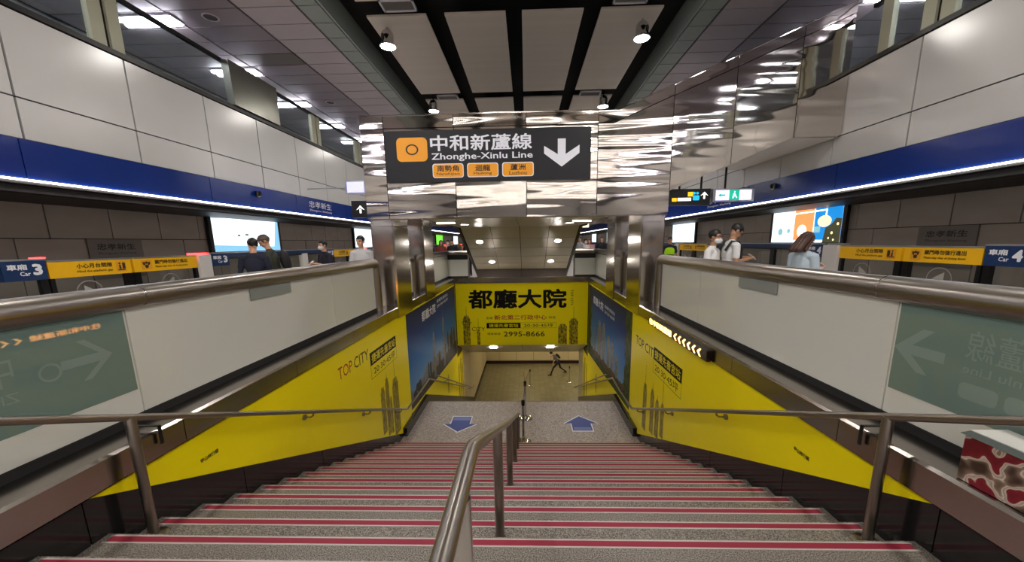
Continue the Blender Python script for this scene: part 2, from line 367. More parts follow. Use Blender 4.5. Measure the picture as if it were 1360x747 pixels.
# ------------------------------------------------------------------ upper walls over the platforms
for s in (-1, 1):
    W = thing('wall_%s' % SIDE[s], 'white enamel panelled wall over the %s platform edge' % SIDE[s], kind='structure')
    off = 4.82 if s < 0 else 4.86
    far = B()
    for k in range(-22, 40):
        a, b_ = off + 1.463 * k, off + 1.463 * (k + 1)
        for z0, z1 in ((2.97, 3.465), (3.485, 4.53)):
            if -2 <= k <= 12:
                B().box(s * 6.2, s * 6.23, a + .013, b_ - .013, z0, z1, M_white).obj('wall_panel', W)
            else:
                far.box(s * 6.2, s * 6.23, a + .013, b_ - .013, z0, z1, M_white)
    far.obj('distant_wall_panels', W, kind='stuff')
    B().box(s * 6.23, s * 6.45, Y0, Y1, 2.3, 4.53, M_gap).obj('backing', W)
    B().box(s * 6.17, s * 6.6, Y0, Y1, 4.545, 4.62, M_trimdark).obj('trim_2', label='dark capping rail on top of the white wall over the %s platform' % SIDE[s], kind='structure')
    F = thing('trim_3', 'blue enamel fascia band over the %s platform gates' % SIDE[s], kind='structure')
    far = B()
    for k in range(-11, 21):
        a, b_ = 4.72 + 2.82 * k, 4.72 + 2.82 * (k + 1)
        if -1 <= k <= 6: B().box(s * 6.15, s * 6.2, a + .006, b_ - .006, 2.475, 2.95, M_blue).obj('fascia_panel', F)
        else: far.box(s * 6.15, s * 6.2, a + .006, b_ - .006, 2.475, 2.95, M_blue)
    far.obj('distant_fascia_panels', F, kind='stuff')
    B().box(s * 6.17, s * 6.4, Y0, Y1, 2.40, 2.96, M_soffdark).obj('backing', F)
    B().box(s * 6.13, s * 6.165, Y0, Y1, 2.437, 2.456, M_led).obj('led_strip', label='thin white light strip under the blue fascia over the %s platform' % SIDE[s], cat='light strip')
    b = B()
    for x, z in ((6.28, 2.36), (6.5, 2.38), (6.75, 2.4)): b.box(s * x, s * (x + .03), Y0, Y1, z, z + .05, M_trimdark)
    b.box(s * 6.2, s * 9.3, Y0, Y1, 2.44, 2.7, M_soffdark)
    b.obj('ceiling', label='black soffit with cable rails over the %s track' % SIDE[s], kind='structure')
    B().box(s * 6.8, s * 6.9, Y0, Y1, 2.415, 2.438, mat('track strip', '#ffeedd', emit=7.)).obj('led_strip', label='second light strip under the soffit above the %s track' % SIDE[s], cat='light strip')
    # slab behind the glass balustrade and the wall beyond
    B().box(s * 6.45, s * 9.4, Y0, Y1, 4.3, 4.5, M_trimdark).obj('floor', label='ledge behind the glass balustrade over the %s track' % SIDE[s], kind='structure')
    b = B(); b.box(s * 9.4, s * 9.6, Y0, Y1, -1.5, 6.4, mat('grey plaster', '#a2a6aa', .6))
    b.box(s * 9.34, s * 9.4, Y0, Y1, 5.3, 5.36, M_soffdark)
    b.obj('wall_%s' % SIDE[s], label='outer grey wall behind the %s balustrade' % SIDE[s], kind='structure')
    # glass balustrade
    G = thing('balustrade', 'clear glass balustrade with cream posts above the white wall over the %s platform' % SIDE[s], 'balustrade', (s * 6.35, 5, 4.62))
    B().box(s * 6.30, s * 6.38, 2 if s < 0 else -2, 30 if s < 0 else 7.4, 5.50, 5.56, M_trimdark).obj('top_rail', G)
    ks = range(-1, 9) if s < 0 else range(-2, 1)
    for k in ks:
        y = (6.2 if s < 0 else 6.25) + 2.92 * k
        B().box(s * 6.34, s * 6.352, y + .11, y + 2.81, 4.66, 5.5, M_clear).obj('glass_pane', G)
        for dy in (-.22, .04):
            B().box(s * 6.29, s * 6.38, y + dy, y + dy + .19, 4.62, 5.5, M_postc).obj('post', G)
        B().box(s * 6.33, s * 6.37, y - .03, y + .04, 4.62, 5.5, M_soffdark).obj('post_core', G)
# right balustrade end posts next to the stair enclosure
    if s > 0:
        B().box(6.29, 6.38, 7.0, 7.19, 4.62, 5.5, M_postc).obj('post', G)
B().prism([(-6.12, 8.5, 4.63), (-6.12, 10.0, 4.63), (-6.12, 10.0, 5.52), (-6.12, 8.45, 5.52)], (-.16, 0, 0), mat('dull steel box', '#77766e', .3, .9, bump=.01, bscale=1.5)).obj(
    'duct_box', label='dull stainless box standing on the white wall over the left platform', cat='box')

# track side walls
for s in (-1, 1):
    W = thing('wall_%s' % SIDE[s], 'taupe panelled wall across the %s track' % SIDE[s], kind='structure')
    far = B()
    for k in range(-31, 48):
        a, b_ = 7.12 + 1.13 * k, 7.12 + 1.13 * (k + 1)
        t = far if not (-3 <= k <= 14) else B()
        t.box(s * 9.2, s * 9.24, a + .01, b_ - .01, 1.79, 2.75, M_track)
        if t is not far: t.obj('wall_panel', W)
        for z0, z1 in ((.62, 1.77), (-.55, .6), (-1.2, -.57)):
            t = far if not (-3 <= k <= 14) or z0 < 0 else B()
            a2 = a - .535
            t.box(s * 9.2, s * 9.24, a2 + .01, a2 + 1.12, z0, z1, M_track)
            if t is not far: t.obj('wall_panel', W)
    far.obj('distant_wall_panels', W, kind='stuff')
    B().box(s * 9.24, s * 9.4, Y0, Y1, -1.3, 2.9, M_gap).obj('backing', W)
    # station plate
    p = thing('station_plate', 'dark station name plate on the %s track wall' % SIDE[s], 'sign', (s * 9.17, 8.26, 1.3))
    B().box(s * 9.17, s * 9.197, 7.70, 8.83, .9, 1.775, M_plate).obj('plate', p)
    u = (7.86, 8.66) if s < 0 else (8.66, 7.86)
    text('忠孝新生', FACE[s], s * 9.17, u[0], u[1], 1.54, 1.68, M_signblk, p, bold=.02)
    text('Zhongxiao Xinsheng', FACE[s], s * 9.17, u[0], u[1], 1.43, 1.49, M_signblk, p)

# advertising light boxes on the track walls
E_w = mat('lit white poster', '#e8f6ff', emit=.85); E_b = mat('lit pale blue poster', '#8ccbf0', emit=.6)
E_b2 = mat('lit blue poster', '#1a8fe0', emit=.62); E_o = mat('lit orange poster', '#ff9a5a', emit=.75); E_g = mat('lit green poster', '#6fdc3a', emit=.8)
E_d = mat('lit olive poster', '#55563a', emit=.3); E_c = mat('lit cream poster', '#ffe6b0', emit=.9); E_wh = mat('lit bright poster', '#ffffff', emit=1.3); E_t = mat('lit teal poster', '#8fc4cf', emit=.6)
ordn = ['nearest', 'second', 'third', 'fourth', 'fifth', 'sixth']
for s in (-1, 1):
    for i in range(5):
        a = 10.86 + 9.2 * i; b_ = a + 2.95
        desc = {(-1, 0): 'glowing pale blue and white', (1, 0): 'glowing white, orange and blue', (-1, 3): 'glowing green and white'}.get((s, i), 'glowing white')
        p = thing('poster_light_box', '%s light box on the %s track wall, %s from the camera' % (desc, SIDE[s], ordn[i]), 'light box', (s * 9.12, (a + b_) / 2, 1.34), 'light boxes on the track walls')
        b = B(); b.box(s * 9.10, s * 9.19, a - .12, b_ + .12, 1.34, 2.6, M_soffdark); b.obj('housing', p)
        f = FACE[s]; c = s * 9.10
        art(f, c, [[(a, 1.42), (b_, 1.42), (b_, 2.57), (a, 2.57)] if s < 0 else [(b_, 1.42), (a, 1.42), (a, 2.57), (b_, 2.57)]], E_g if (s, i) == (-1, 3) else E_w, p, 'face', .004)
        if (s, i) == (-1, 0):
            art(f, c, [[(a, 1.42), (b_, 1.42), (b_, 1.55), (a, 1.62)]], E_b, p, 'printed_water', .006)
            art(f, c, [[(b_ - .35, 1.42), (b_, 1.42), (b_, 2.57), (b_ - .1, 2.57)], [(a, 2.4), (a + 1.2, 2.5), (a + 1.2, 2.57), (a, 2.57)]], E_b, p, 'printed_sky', .007)
            art(f, c, [circle(a + 1.35, 1.95, .03, 10, .09), circle(a + 1.0, 1.92, .03, 8, .07)], mat('lit grey print', '#56666c', emit=.6), p, 'printed_boats', .009)
        if (s, i) == (1, 0):
            art(f, c, [[(a + 1.86, 1.5), (a + 1.04, 1.5), (a + 1.04, 2.57), (a + 1.86, 2.57)]], E_o, p, 'printed_orange_field', .006)
            art(f, c, [[(a + 1.0, 1.5), (a, 1.5), (a, 2.57), (a + 1.0, 2.57)]], E_b2, p, 'printed_blue_field', .006)
            art(f, c, [circle(a + 1.5, 1.78, .2, 20)], E_wh, p, 'printed_sun', .008)
            art(f, c, [circle(a + .62, 2.05, .17, 20, .26)], E_c, p, 'printed_moon', .008)
            art(f, c, [[(a + .62, 1.42), (a, 1.42), (a, 2.1), (a + .2, 2.12), (a + .35, 1.95), (a + .55, 1.85)]], E_d, p, 'printed_building', .010)
            art(f, c, [circle(a + .12, 1.95, .04), circle(a + .3, 1.7, .04), circle(a + .22, 1.5, .03), circle(a + .4, 1.55, .03)], E_c, p, 'printed_lamps', .012)
            art(f, c, [[(a + 1.9, 2.32), (a + .55, 2.36), (a + .55, 2.40), (a + 1.9, 2.36)], [(a + .6, 2.2), (a + .55, 2.2), (a + .55, 2.4), (a + .6, 2.4)]], E_wh, p, 'printed_line', .011)
            art(f, c, [circle(a + 2.5, 1.78, .12, 16), circle(a + 2.1, 1.8, .08, 14), [(a + 1.0, 1.72), (a + .75, 1.72), (a + .75, 1.9), (a + 1.0, 1.9)]], E_t, p, 'printed_figures', .009)

# ------------------------------------------------------------------ ceiling
CL = thing('ceiling', 'mauve and green grey tiled ceiling above the platforms', kind='structure')
far = B()
def tiles(x0, x1, m, gap=.013, special=None):
    global far
    me = None
    for k in range(-61, 98):
        a = 8.0 + .585 * k
        if a > Y1 - .6 or a < Y0: continue
        if 0 <= k + 1 and a < 18.5:
            mm = M_ceilb if (special and special == k) else m
            if me is None or mm is not m:
                o = B().box(x0 + gap, x1 - gap, gap, .585 - gap, 0, .03, mm).obj('ceiling_tile', CL)
                if mm is m: me = o.data
            else:
                o = D.objects.new('ceiling_tile', me); COL.objects.link(o); o.parent = CL
            o.location = (0, a, 6.2)
        else: far.box(x0 + gap, x1 - gap, a + gap, a + .585 - gap, 6.2, 6.23, m)
for s in (-1, 1):
    tiles(*sorted((s * 5.42, s * 4.27)), M_ceil)
    tiles(*sorted((s * 4.25, s * 3.80)), M_ceilg)
    tiles(*sorted((s * 6.95, s * 5.44)), M_ceild, special=3 if s < 0 else None)
    tiles(*sorted((s * 9.3, s * 6.97)), M_ceil)
    far.box(s * 3.74, s * 3.78, Y0, Y1, 6.19, 6.72, M_ceilg)
    far.box(s * 3.78, s * 9.5, Y0, Y1, 6.235, 6.4, M_gap)
far.box(-3.8, 3.8, Y0, Y1, 6.72, 6.85, M_blk)
far.obj('distant_tiles', CL, kind='stuff')
# floating rafts in the central recess
names = ['far left', 'centre left', 'centre right', 'far right']
for i, (x0, x1) in enumerate(((-3.19, -1.9), (-1.5, -.19), (.16, 1.47), (1.84, 3.15))):
    for j in range(-4, 7):
        a = 8.8 + 4.72 * j
        lab = 'ivory ceiling raft in the black recess, %s column, %s row' % (names[i], {0: 'large front', 1: 'second'}.get(j, 'unseen row %d' % (j + 5)))
        if j in (0, 1):
            r = thing('ceiling_raft', lab, 'ceiling panel', (x0, a, 6.4), 'ceiling rafts in the central recess')
            B().box(x0, x1, a, a + 4.2, 6.4, 6.44, M_cpan).obj('panel', r)
            for xx in (x0 + .3, x1 - .3):
                for yy in (a + .5, a + 3.7): B().tube([(xx, yy, 6.44), (xx, yy, 6.72)], .01, M_gateblk, 6).obj('hanger', r)
        elif -3 <= j < 4:
            B().box(x0, x1, a, a + 4.2, 6.4, 6.44, M_cpan).obj('ceiling_raft', label='ivory ceiling raft outside the view of the front two rows', cat='ceiling panel', group='ceiling rafts out of view', loc=(x0, a, 6.4))
for s, y0_ in ((-1, 8.22), (1, 8.22), (-1, 13.08), (1, 13.08)):
    v = thing('air_vent', 'white framed air grille in the black recess, %s side, %s the large rafts' % (SIDE[s], 'in front of' if y0_ < 10 else 'behind'), 'air vent', (s * 2.4, y0_, 6.38))
    x0, x1 = sorted((s * 2.72, s * 2.02)); y1_ = y0_ + .38
    b = B(); b.box(x0, x1, y0_, y0_ + .04, 6.36, 6.4, M_housing); b.box(x0, x1, y1_ - .04, y1_, 6.36, 6.4, M_housing)
    b.box(x0, x0 + .04, y0_, y1_, 6.36, 6.4, M_housing); b.box(x1 - .04, x1, y0_, y1_, 6.36, 6.4, M_housing); b.obj('frame', v)
    n_ = 14
    for q in range(n_):
        yy = y0_ + .05 + q * (.28 / n_)
        B().prism([(x0 + .04, yy, 6.37), (x0 + .04, yy + .012, 6.39), (x0 + .04, yy + .016, 6.388), (x0 + .04, yy + .004, 6.368)], (x1 - x0 - .08, 0, 0), mat('grille blade', '#9a9590', .5)).obj('blade', v)
# big downlights hanging in the recess
for x, y in ((-2.9, 9.2), (2.83, 9.2), (-2.9, 13.4), (2.83, 13.4), (-2.9, 4.2), (2.83, 4.2), (-2.9, -1), (2.83, -1), (-2.9, -6), (2.83, -6), (-2.9, 18.6), (2.83, 18.6)):
    sd = 'left' if x < 0 else 'right'
    wh = {9.2: 'larger, nearer', 13.4: 'smaller, farther'}.get(y)
    lab = '%s chrome cylinder downlight under the ceiling rafts on the %s' % (wh, sd) if wh else 'chrome cylinder downlight out of view of the camera'
    t = thing('downlight', lab, 'ceiling lamp', (x, y, 6.1), None if wh else 'downlights out of view')
    b = B(); b.lathe((x, y, 0), [(.012, 6.715), (.012, 6.45), (.02, 6.42), (.02, 6.34), (.09, 6.33), (.13, 6.28), (.14, 6.2), (.13, 6.12), (.17, 6.04), (.18, 6.0), (.165, 6.0)], M_chrome, 24); b.obj('shade', t)
    b = B(); b.lathe((x, y, 0), [(.165, 6.005), (.001, 6.0)], M_lampw2, 24); b.obj('lens', t)
# twin-tube ceiling fixtures
for s in (-1, 1):
    for k in range(-9, 12):
        y = 8.24 + 2.32 * k
        vis = 0 <= k <= 6
        lab = ('twin-tube ceiling light above the %s balustrade, number %s going away from the camera' % (SIDE[s], ['one', 'two', 'three', 'four', 'five', 'six', 'seven'][k])) if vis else 'twin-tube ceiling light outside the picture above the %s balustrade' % SIDE[s]
        t = thing('ceiling_light', lab, 'ceiling light', (s * 7.5, y, 6.15), 'ceiling lights over the %s track' % SIDE[s])
        B().box(s * 6.9, s * 8.1, y - .17, y + .17, 6.16, 6.2, M_housing).obj('housing', t)
        for dy in (-.1, .1):
            B().box(s * 6.93, s * 8.07, y + dy - .045, y + dy + .045, 6.12, 6.16, M_tube).obj('tube', t)
# rows of lights over the stair head behind the viewer (mirrored in the steel cladding)
for j in range(10):
    y = -1.4 - 2.32 * j
    t = thing('ceiling_light', 'long single-tube ceiling light behind the viewer above the stair head', 'ceiling light', (0, y, 6.0), 'ceiling lights behind the viewer')
    B().box(-6.6, 6.6, y - .1, y + .1, 6.1, 6.14, M_housing).obj('housing', t)
    B().box(-6.55, 6.55, y - .025, y + .025, 6.07, 6.1, M_tube2).obj('tube', t)
for k, (x, y) in enumerate(((-6.2, 8.25), (-6.2, 12.92))):
    t = thing('speaker_grille', 'round grey ceiling speaker grille, %s of the two over the left platform' % ('nearer' if k == 0 else 'farther'), 'speaker', (x, y, 6.19))
    b = B(); b.lathe((x, y, 0), [(.15, 6.2), (.15, 6.19), (.12, 6.185), (.12, 6.2)], M_ceil, 24); b.obj('rim', t)
    B().disc((x, y, 6.192), .12, mat('dark mesh', '#4b464a', .6), 24).obj('mesh', t)

# ------------------------------------------------------------------ steel clad beam and stair enclosure above
BM = thing('beam', 'wavy stainless clad beam crossing the stairwell and climbing to the right', kind='structure')
YF = 7.6
topz = lambda x: 4.02 if x < 2.0 else 4.03 + (x - 2.02) * .4075
midz = lambda x: 3.79 if x < 1.8 else 3.79 + (x - 1.9) * .408
def clad(x0, x1, zb0, zb1, zt0, zt1, name='cladding_panel', y=YF, t=.05):
    g = .006
    b = B(); b.prism([(x0 + g, y, zb0 + g), (x1 - g, y, zb1 + g), (x1 - g, y, zt1 - g), (x0 + g, y, zt0 - g)], (0, t, 0), M_steelw)
    return b.obj(name, BM)
xj = [-3.03, -2.57, -1.19, .22, 1.61]
for a, b_ in zip(xj, xj[1:]):
    clad(a, b_, 2.07, 2.07, 3.79, 3.79); clad(a, b_, 3.79, 3.79, 4.02, 4.02, 'top_cladding_panel', y=YF - .012)
g = .006
B().prism([(1.61 + g, YF, 2.076), (3.03 - g, YF, 2.076), (3.03 - g, YF, midz(3.03)), (1.9, YF, 3.785), (1.61 + g, YF, 3.785)], (0, .05, 0), M_steelw).obj('cladding_panel', BM)
B().prism([(1.61 + g, YF - .012, 3.797), (1.9, YF - .012, 3.797), (3.03 - g, YF - .012, midz(3.03) + .01), (3.03 - g, YF - .012, topz(3.03)), (2.0, YF - .012, 4.02), (1.61 + g, YF - .012, 4.02)], (0, .05, 0), M_steelw).obj('top_cladding_panel', BM)
xr = [3.03, 4.17, 5.31, 6.19]; zb = [2.52, 2.99, 3.45, 3.45]
for i in range(3):
    a, b_ = xr[i], xr[i + 1]
    clad(a, b_, zb[i], zb[i + 1], midz(a), midz(b_))
    clad(a, b_, midz(a), midz(b_), topz(a), topz(b_), 'top_cladding_panel', y=YF - .012)
# folded top edge, body, soffits
b = B()
b.prism([(-3.03, YF - .02, 4.02), (2.0, YF - .02, 4.02), (2.0, YF + .3, 4.06), (-3.03, YF + .3, 4.06)], (0, 0, .02), M_steelw)
b.prism([(2.0, YF - .02, 4.02), (6.19, YF - .02, topz(6.19)), (6.19, YF + .3, topz(6.19) + .04), (2.0, YF + .3, 4.06)], (0, 0, .02), M_steelw)
b.obj('folded_edge', BM)
b = B(); b.prism([(-3.0, 7.66, 2.1), (3.0, 7.66, 2.1), (3.05, 7.66, 2.56), (5.32, 7.66, 3.49), (6.17, 7.66, 3.49), (6.17, 7.66, topz(6.17) - .04), (2.0, 7.66, 3.98), (-3.0, 7.66, 3.98)], (0, 3.2, 0), M_gap)
b.obj('core', BM)
clad_side = B(); clad_side.box(-3.03, -3.0, 7.66, 10.94, 2.07, 4.02, M_steelw); clad_side.obj('end_panel', BM)
# flat soffit of the beam, steel outside, beige panels inside
for x0, x1 in ((-3.03, -1.9), (1.9, 3.03)):
    for ya, yb in ((7.66, 9.3), (9.3, 10.95)):
        B().box(x0 + .005, x1 - .005, ya + .005, yb - .005, 2.06, 2.09, M_curb).obj('soffit_panel', BM)
for i in range(4):
    x0 = -1.9 + .95 * i
    for ya, yb in ((7.66, 9.1), (9.1, 10.5), (10.5, 11.9)):
        B().box(x0 + .008, x0 + .942, ya + .008, yb - .008, 2.06, 2.09, M_soffit).obj('soffit_panel', BM)
# rising soffit on the right
for (xa, za), (xb, zb_) in (((3.05, 2.54), (4.17, 2.995)), ((4.17, 2.995), (5.31, 3.455)), ((5.31, 3.455), (6.19, 3.455))):
    B().prism([(xa + .006, 7.66, za), (xb - .006, 7.66, zb_), (xb - .006, 10.9, zb_), (xa + .006, 10.9, za)], (0, 0, .03), mat('pale soffit panel', '#b7b0a6', .3)).obj('rising_soffit_panel', BM)
SF = thing('stair_soffit', 'sloping beige soffit of a stair seen through the opening below the beam', None, (0, 15, 0), kind='structure')
zs = lambda y: 2.07 - .4378 * (y - 11.9)
ycut = [11.9, 12.75, 13.5, 14.25, 14.95, 15.6]
for ya, yb in zip(ycut, ycut[1:]):
    for i in range(4):
        x0 = -1.9 + .95 * i
        B().prism([(x0 + .01, ya + .02, zs(ya + .02)), (x0 + .94, ya + .02, zs(ya + .02)), (x0 + .94, yb - .02, zs(yb - .02)), (x0 + .01, yb - .02, zs(yb - .02))], (0, 0, .04), M_soffit).obj('soffit_panel', SF)
B().prism([(-1.98, 11.9, 2.09), (-1.98, 15.6, .5), (-1.98, 16.6, .02), (-1.98, 17.5, .02), (-1.98, 17.5, .4), (-1.98, 10.96, 3.4), (-1.98, 10.96, 2.12)], (3.96, 0, 0), M_gap).obj('core', SF)
for s in (-1, 1):
    B().prism([(s * 1.93, 10.95, 2.03), (s * 1.93, 11.9, 2.03), (s * 1.93, 15.6, .42), (s * 1.93, 16.5, .02), (s * 1.93, 17.5, .02), (s * 1.93, 17.5, 1.2), (s * 1.93, 10.95, 4.2)], (s * .06, 0, 0), M_soffd).obj('side_panel', SF)
for i in range(2):
    B().box(-1.9 + 1.9 * i + .006, -1.9 + 1.9 * (i + 1) - .006, 15.56, 15.6, .0, .44, mat('dark taupe panel', '#5d544f', .3)).obj('base_panel', SF)
for n_, (x, y, z) in enumerate(((-1.42, 12.95, 0), (1.3, 12.95, 0), (-1.17, 14.75, 0), (1.17, 14.75, 0), (-1.42, 9.9, 2.055), (1.35, 9.9, 2.055))):
    zz = z or zs(y) - .012
    lab = 'round downlight in the %s soffit, %s side, %s' % ('flat' if z else 'sloping', 'left' if x < 0 else 'right', {12.95: 'upper pair', 14.75: 'lower pair', 9.9: 'just behind the beam'}[y])
    t = thing('downlight', lab, 'ceiling lamp', (x, y, zz))
    t.rotation_euler = (0 if z else -math.atan(.4378), 0, 0)
    b = B(); b.lathe((x, y, zz), [(.13, .01), (.135, -.01), (.11, -.012)], M_housing, 20); b.disc((x, y, zz - .006), .11, M_lampw, 20); b.obj('lens', t)
for x in (-1.75, 1.55):  # short emissive bars just below the flat soffit
    B().box(x - .22, x + .22, 9.1, 9.16, 2.04, 2.058, mat('lit strip', '#fff2d8', emit=8)).obj('bright_strip', label='short glowing strip under the beam on the %s' % ('left' if x < 0 else 'right'), cat='light strip')
for x in (-1.2, 1.16):
    z_ = -2.46 - .40 * .65 - .012
    B().prism([(x - .14, 14.68, z_), (x + .14, 14.68, z_), (x + .14, 14.84, z_ - .064), (x - .14, 14.84, z_ - .064)], (0, 0, .01), M_lampw).obj('downlight', label='small downlight in the lower passage ceiling on the %s' % ('left' if x < 0 else 'right'), cat='ceiling lamp')
for x in (0, 3.5, 6.5):
    for y in (19.5, 22.5):
        t = B().box(x - .6, x + .6, y - .1, y + .1, -3.70, -3.662, mat('concourse tube', '#fff0cc', emit=19)).obj('ceiling_light', label='ceiling light of the lower concourse out of view', cat='ceiling light', group='lower concourse lights')

# columns
for s in (-1, 1):
    for ya, yb, nm in ((7.7, 8.69, 'front'), (9.95, 10.94, 'rear')):
        t = thing('column', 'square stainless column on the %s stair curb, %s of the pair' % (SIDE[s], nm), 'column', (s * 2.8, (ya + yb) / 2, 0), kind='structure')
        x0, x1 = sorted((s * 2.55, s * 3.03))
        b = B(); r = .03
        prof = [(x0 + r, ya), (x1 - r, ya), (x1, ya + r), (x1, yb - r), (x1 - r, yb), (x0 + r, yb), (x0, yb - r), (x0, ya + r)]
        b.prism([(p[0], p[1], 0) for p in prof], (0, 0, 1.93), M_steel); b.obj('shaft', t)
        b = B(); b.prism([(p[0], p[1], 1.94) for p in prof], (0, 0, .12), M_steel); b.obj('head', t)

# ------------------------------------------------------------------ glass guardrails with fat steel handrails
def bend(path_pts, r=.14, n=5):
    P = [Vector(p) for p in path_pts]; out = [P[0]]
    for i in range(1, len(P) - 1):
        a = (P[i - 1] - P[i]).normalized(); c = (P[i + 1] - P[i]).normalized()
        p0, p1 = P[i] + a * r, P[i] + c * r
        for k in range(n + 1):
            t = k / n; out.append(p0 * (1 - t) ** 2 + P[i] * 2 * t * (1 - t) + p1 * t * t)
    out.append(P[-1]); return out
for s in (-1, 1):
    X = s * 2.85
    t = thing('glass_guardrail', 'long frosted glass guardrail with fat steel handrail along the %s side of the stairs' % SIDE[s], 'guardrail', (X, 2, .235))
    gj = [-3.4, -.35, 2.64, 5.63, 7.22]
    for i in range(4):
        B().box(X - .012, X + .012, gj[i] + .006, gj[i + 1] - .006, .30, 1.12, M_glass).obj('glass_panel', t)
    B().box(X - .022, X + .022, -3.4, 7.22, .235, .30, M_gap).obj('bottom_channel', t)
    rj = [-3.4, 2.75]
    B().tube([(X, -3.4, 1.2), (X, 2.747, 1.2)], .092, M_rail, 24).obj('handrail', t)
    B().tube(bend([(X, 2.753, 1.2), (X, 7.36, 1.2), (X, 7.36, .235)], .13, 6), .09, M_rail, 24).obj('handrail', t)
    B().tube([(X, 2.744, 1.2), (X, 2.756, 1.2)], .0925, M_curb, 24).obj('coupling', t)
    B().box(X - s * .028, X - s * .018, 3.9, 4.6, .985, 1.115, mat('grey label plate', '#8c918b', .4)).obj('label_plate', t)
    # sign panel fixed to the platform side, showing through the glass reversed
    B().box(X - s * .016, X - s * .0125, -.3, 2.62, .49, 1.12, M_glasstop).obj('sign_patch', t)
    f = FACE[s]; c = X - s * .016; dd = .002
    k = 1 if s < 0 else -1
    if s < 0:
        art(f, c, [[(2.50, .82), (2.35, .96), (2.3, .96), (2.42, .85), (2.2, .85), (2.2, .79), (2.42, .79), (2.3, .68), (2.35, .68)]], M_ghost, t, 'ghost_arrow')
        art(f, c, ring(2.14, .8, .06, .25), M_ghost, t, 'ghost_ring', .003)
        text('中和新蘆線', f, c, 1.2, 1.98, .78, .98, M_ghost, t, 'ghost_lettering', mirror=True)
        text('Zhonghe-Xinlu Line', f, c, 1.2, 1.98, .66, .74, M_ghost, t, 'ghost_lettering', mirror=True)
    else:
        art(f, c, [[(2.62, .80), (2.45, .96), (2.38, .96), (2.5, .84), (2.3, .84), (2.3, .77), (2.5, .77), (2.38, .66), (2.45, .66)][::-1]], M_ghost, t, 'ghost_arrow')
        text('中和新蘆線', f, c, 2.2, 1.5, .84, 1.02, M_ghost, t, 'ghost_lettering', mirror=True)
        text('Zhonghe-Xinlu Line', f, c, 2.2, 1.5, .74, .81, M_ghost, t, 'ghost_lettering', mirror=True)
        for uu in (2.2, 1.98, 1.76):
            art(f, c, [rrect(uu - .19, uu, .60, .70, .03)], M_ghost, t, 'ghost_capsule')
    # short guardrail between the columns
    t = thing('glass_guardrail', 'short frosted glass guardrail between the two %s columns' % SIDE[s], 'guardrail', (X, 9.3, .235))
    B().box(X - .012, X + .012, 8.72, 9.68, .30, 1.12, M_glass).obj('glass_panel', t)
    B().box(X - .022, X + .022, 8.7, 9.68, .235, .30, M_gap).obj('bottom_channel', t)
    B().tube(bend([(X, 8.70, 1.2), (X, 9.78, 1.2), (X, 9.78, .235)], .13, 6), .085, M_rail, 20).obj('handrail', t)
    # rear guardrail turning the corner
    t = thing('glass_guardrail', 'rear frosted glass guardrail turning the far %s corner of the stairwell' % SIDE[s], 'guardrail', (X, 14.2, .235))
    B().box(X - .012, X + .012, 11.0, 14.2, .30, 1.10, M_glass).obj('glass_panel', t)
    B().box(s * 2.05, X, 14.2, 14.224, .30, .94, M_glass).obj('glass_panel', t)
    B().box(s * 2.05, X, 14.19, 14.234, .94, 1.12, M_trimdark).obj('dark_band', t)
    b = B(); b.box(X - .022, X + .022, 10.96, 14.2, .235, .30, M_gap); b.box(s * 2.05, X, 14.19, 14.235, .235, .30, M_gap); b.obj('bottom_channel', t)
    B().tube(bend([(X, 10.96, 1.2), (X, 14.2, 1.2), (s * 2.02, 14.2, 1.2)], .12, 5), .085, M_rail, 20).obj('handrail', t)
    B().tube([(s * 2.03, 14.2, .235), (s * 2.03, 14.2, 1.2)], .03, M_rail, 12).obj('end_post', t)

# ------------------------------------------------------------------ thin stair handrails
HR = .024
zr = lambda y: .71 - .466 * (y - 1.67)
for s in (-1, 1):
    t = thing('stair_handrail', 'thin steel handrail on posts and brackets down the %s stair wall' % SIDE[s], 'handrail', (s * 2.47, 2.1, -.45))
    X = s * 2.47
    B().tube([(X, .3, .71 + .3), (X, 1.05, 1.0), (X, 1.67, zr(1.67)), (X, 7.35, zr(7.35)), (X, 7.6, -2.05), (X, 9.4, -2.05), (X, 14.5, -4.35)], HR, M_rail, 14).obj('rail', t)
    p = B().tube([(X + s * .0, 2.22, -.3 - .15), (X, 2.22, zr(2.22))], .03, M_rail, 14).obj('post', t)
    B().lathe((X, 2.22, -.45), [(.001, .012), (.075, .010), (.08, .0)], M_rail, 20).obj('flange', p)
    B().tube([(X, .9, 0), (X, .9, 1.0)], .03, M_rail, 14).obj('post', t)
    for y in (4.2, 5.75, 7.2, 8.7):
        z = zr(y) if y < 7.4 else -2.05
        b = B(); b.tube([(X, y, z - .01), (X + s * .005, y, z - .05), (X + s * .04, y, z - .075), (s * 2.6, y, z - .075)], .012, M_rail, 8)
        b.tube([(s * 2.575, y, z - .075), (s * 2.6, y, z - .075)], .035, M_rail, 14); b.obj('wall_bracket', t)
    t = thing('stair_handrail', 'thin steel handrail on the yellow wall of the lower flight, %s side' % SIDE[s], 'handrail', (s * 2.5, 12, -5))
    zl = lambda y: -2.75 - .47 * (y - 11.27)
    B().tube([(X, 10.2, zl(10.2)), (X, 17.0, zl(17.0)), (X, 17.3, zl(17.0) - .02)], .022, M_rail, 10).obj('rail', t)
    for y in (11.6, 13.2, 14.8, 16.4):
        b = B(); b.tube([(X, y, zl(y) - .01), (X + s * .03, y, zl(y) - .07), (s * 2.6, y, zl(y) - .075)], .011, M_rail, 8); b.obj('wall_bracket', t)
